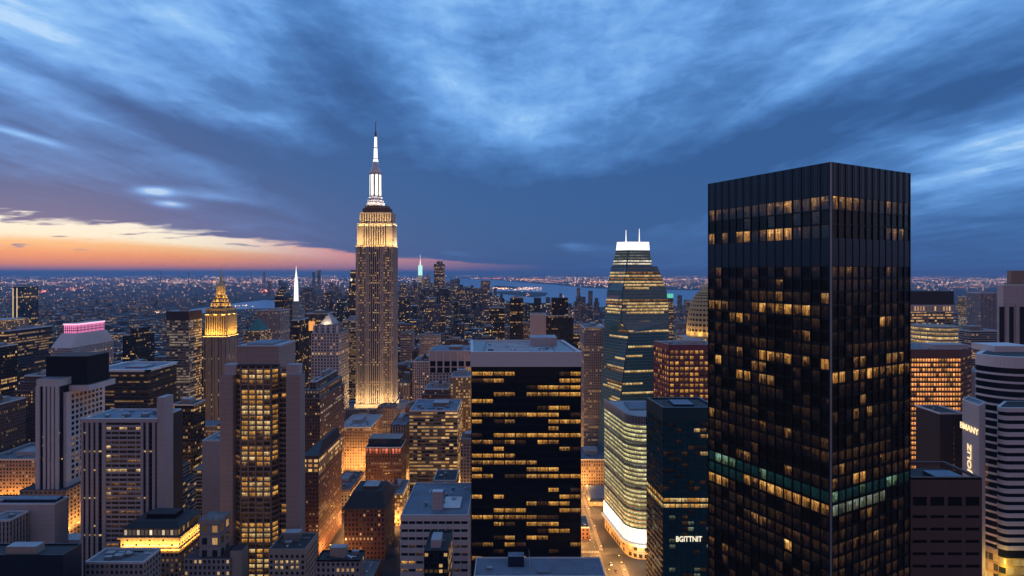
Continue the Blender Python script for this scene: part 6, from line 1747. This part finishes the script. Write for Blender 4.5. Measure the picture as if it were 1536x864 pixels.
for k in range(40):
    y = 480 + k * 9
    for lx_ in (67.5, 73, 78.5): mb.face([(lx_ - .1, y, .022), (lx_ + .1, y, .022), (lx_ + .1, y + 3.5, .022), (lx_ - .1, y + 3.5, .022)], paint)
for k in range(12): mb.face([(65 + k * 1.4, 533, .024), (65.7 + k * 1.4, 533, .024), (65.7 + k * 1.4, 537, .024), (65 + k * 1.4, 537, .024)], paint)
tag(mb.build('road_markings'), kind='structure')
# lamps: one built, then copied
def lamp_post():
    e = D.objects.new('street_lamp', None); S.collection.objects.link(e)
    MB().tube((0, 0, 0), (0, 0, 9), .14, .09, M['dark_metal'], 6).build('post', e)
    MB().tube((0, 0, 8.9), (2.2, 0, 9.3), .07, .05, M['dark_metal'], 5).build('arm', e)
    MB().box(1.7, 2.7, -.3, .3, 9.05, 9.3, M['lamp_warm'], M['dark_metal']).build('lamp_head', e)
    return e
lp0 = lamp_post()
def copy_tree(o, parent=None):
    c = o.copy(); S.collection.objects.link(c); c.parent = parent
    for ch in list(o.children): copy_tree(ch, c)
    return c
lamps = []
for k in range(11): lamps.append((61.6 if k % 2 else 84.4, 486 + k * 21, 0 if k % 2 else math.pi, 30000))
for k in range(4): lamps.append((97.5, 474 + k * 12, math.pi, 30000))
for k in range(10): lamps.append((-170 if k % 2 else -154, 500 + k * 30, 0 if k % 2 else math.pi, 30000))
SB = 1.6
side = [(X(592, 560), 560, 26000), (X(588, 585), 585, 26000), (X(20, 596), 596, 70000), (X(45, 590), 590, 60000), (X(112, 600), 614, 26000), (X(526, 742), 742, 70000), (X(545, 745), 745, 60000), (X(690, 690), 690, 26000), (X(612, 800), 800, 30000), (X(690, 640), 640, 24000), (X(895, 628), 626, 26000), (X(876, 690), 680, 24000), (X(1478, 440), 440, 30000), (X(1495, 446), 446, 30000), (X(1520, 450), 448, 30000), (X(1420, 590), 592, 50000), (X(1385, 588), 590, 50000), (X(90, 500), 545, 20000), (X(100, 552), 552, 30000), (X(470, 640), 605, 20000), (X(500, 700), 700, 26000), (X(612, 700), 708, 26000)]
for i, (x, y, p) in enumerate(side): lamps.append((x, y, 0 if i % 2 else math.pi, p * SB))
for k in range(1, 15):
    for ax in (-430, -162, 73, 340):
        y = 700 + 76 * k
        px_ = proj(ax, y, 0)[0]
        if 0 < px_ < 1536: lamps.append((ax + (8 if k % 2 else -8), y, math.pi if k % 2 else 0, 60000))
for i, (x, y, rz, p) in enumerate(lamps):
    e = lp0 if i == 0 else copy_tree(lp0)
    e.location = (x, y, 0); e.rotation_euler = (0, 0, rz)
    near = 'along the wide lit avenue' if 55 < x < 100 and y < 740 else ('along the narrow avenue by the brown brick tower' if -180 < x < -145 and y < 820 else 'in a street between midtown blocks')
    tag(e, 'street lamp with an amber head ' + near, 'street lamp', 'amber street lamps ' + near)
    lamp_light('lamp_light', (x + 2.2 * math.cos(rz), y + 2.2 * math.sin(rz), 8.6), p, WARM, 'POINT', .5)
# cars
def make_car(col):
    e = D.objects.new('car', None); S.collection.objects.link(e)
    body = MB().prism([(-.9, -2.3), (.9, -2.3), (.9, 2.3), (-.9, 2.3)], .35, .95, col, col, bottom=True, poly1=[(-.85, -2.2), (.85, -2.2), (.85, 2.2), (-.85, 2.2)]).build('body', e)
    MB().prism([(-.82, -1.5), (.82, -1.5), (.82, 1.1), (-.82, 1.1)], .94, 1.5, M['g_dark'], col, poly1=[(-.65, -1.0), (.65, -1.0), (.65, .6), (-.65, .6)]).build('cabin', e)
    for sx in (-.85, .85):
        for sy in (-1.4, 1.4): MB().tube((sx - .1, sy, .34), (sx + .1, sy, .34), .34, .34, M['black'], 10).build('wheel', e)
    for sx in (-.6, .6):
        MB().box(sx - .18, sx + .18, -2.36, -2.28, .62, .8, M['lamp_white']).build('headlight', e)
        MB().box(sx - .18, sx + .18, 2.24, 2.34, .66, .84, LM[3]).build('tail_light', e)
    return e
paints = [('white', surf('white_car_paint', (.6, .6, .6), .3, .05)), ('dark', surf('dark_car_paint', (.03, .03, .04), .3, .05)), ('yellow', surf('yellow_car_paint', (.55, .33, .03), .35, .05)), ('red', surf('red_car_paint', (.25, .02, .02), .3, .05))]
for i, (x, y, c, w_) in enumerate([(88.5, 512, 0, 'by the rounded corner of the wave-fronted glass block'), (91, 500, 1, 'at the near end of the avenue'), (69, 592, 2, 'in the middle of the avenue'), (75.5, 610, 0, 'beside the low amber corner building'), (76, 560, 3, 'just before the crossing'), (80.5, 640, 1, 'far up the avenue past the corner building'), (75, 655, 2, 'far up the avenue')]):
    e = make_car(paints[c][1]); e.location = (x, y, .02); e.rotation_euler = (0, 0, math.pi if i % 2 else 0)
    tag(e, '%s car %s' % (paints[c][0], w_), 'car', 'cars on the lit avenue')
# a bare tree by the avenue
def bare_tree(x, y, s, lab, seed):
    e = D.objects.new('street_tree', None); S.collection.objects.link(e); e.location = (x, y, 0)
    tag(e, lab, 'tree', 'bare trees on the avenue'); r = random.Random(seed); bark = M['brown']
    MB().tube((0, 0, 0), (.1, .1, 3 * s), .22 * s, .15 * s, bark, 6).build('trunk', e)
    mb = MB()
    def grow_(p, d_, l, rad, n):
        q = tuple(p[i] + d_[i] * l for i in range(3)); mb.tube(p, q, rad, rad * .6, bark, 4)
        if n:
            for _ in range(3):
                nd = np.array(d_) + np.array([r.uniform(-.7, .7), r.uniform(-.7, .7), r.uniform(-.1, .5)]); nd /= np.linalg.norm(nd)
                grow_(q, nd, l * .75, rad * .6, n - 1)
    for _ in range(4):
        v = np.array([r.uniform(-.6, .6), r.uniform(-.6, .6), 1.0]); v /= np.linalg.norm(v); grow_((.1, .1, 2.9 * s), v, 1.8 * s, .12 * s, 3)
    mb.build('branches', e)
bare_tree(83.6, 588, 1.3, 'bare tree on the pavement beside the low amber corner building', 1)
bare_tree(83.8, 556, 1.1, 'bare tree on the avenue pavement nearer the crossing', 2)
bare_tree(61.8, 570, 1.1, 'bare tree beside the dark red brick corner building', 3)

# ================================================================== evening air
hm = D.materials.new('evening_air'); hm.use_nodes = True
hn = hm.node_tree; hn.nodes.clear()
pv = hn.nodes.new('ShaderNodeVolumePrincipled'); ho = hn.nodes.new('ShaderNodeOutputMaterial')
pv.inputs['Color'].default_value = (0.42, 0.67, 1.0, 1); pv.inputs['Density'].default_value = HAZE = 4.2e-5
pv.inputs['Anisotropy'].default_value = 0.0
hn.links.new(pv.outputs[0], ho.inputs['Volume'])
mb = MB(); mb.box(-141000, 141000, -500, 161000, -1.0, 530.0, hm)
o = mb.build('haze'); tag(o, 'thin blue evening haze over the whole city', 'haze', kind='stuff')
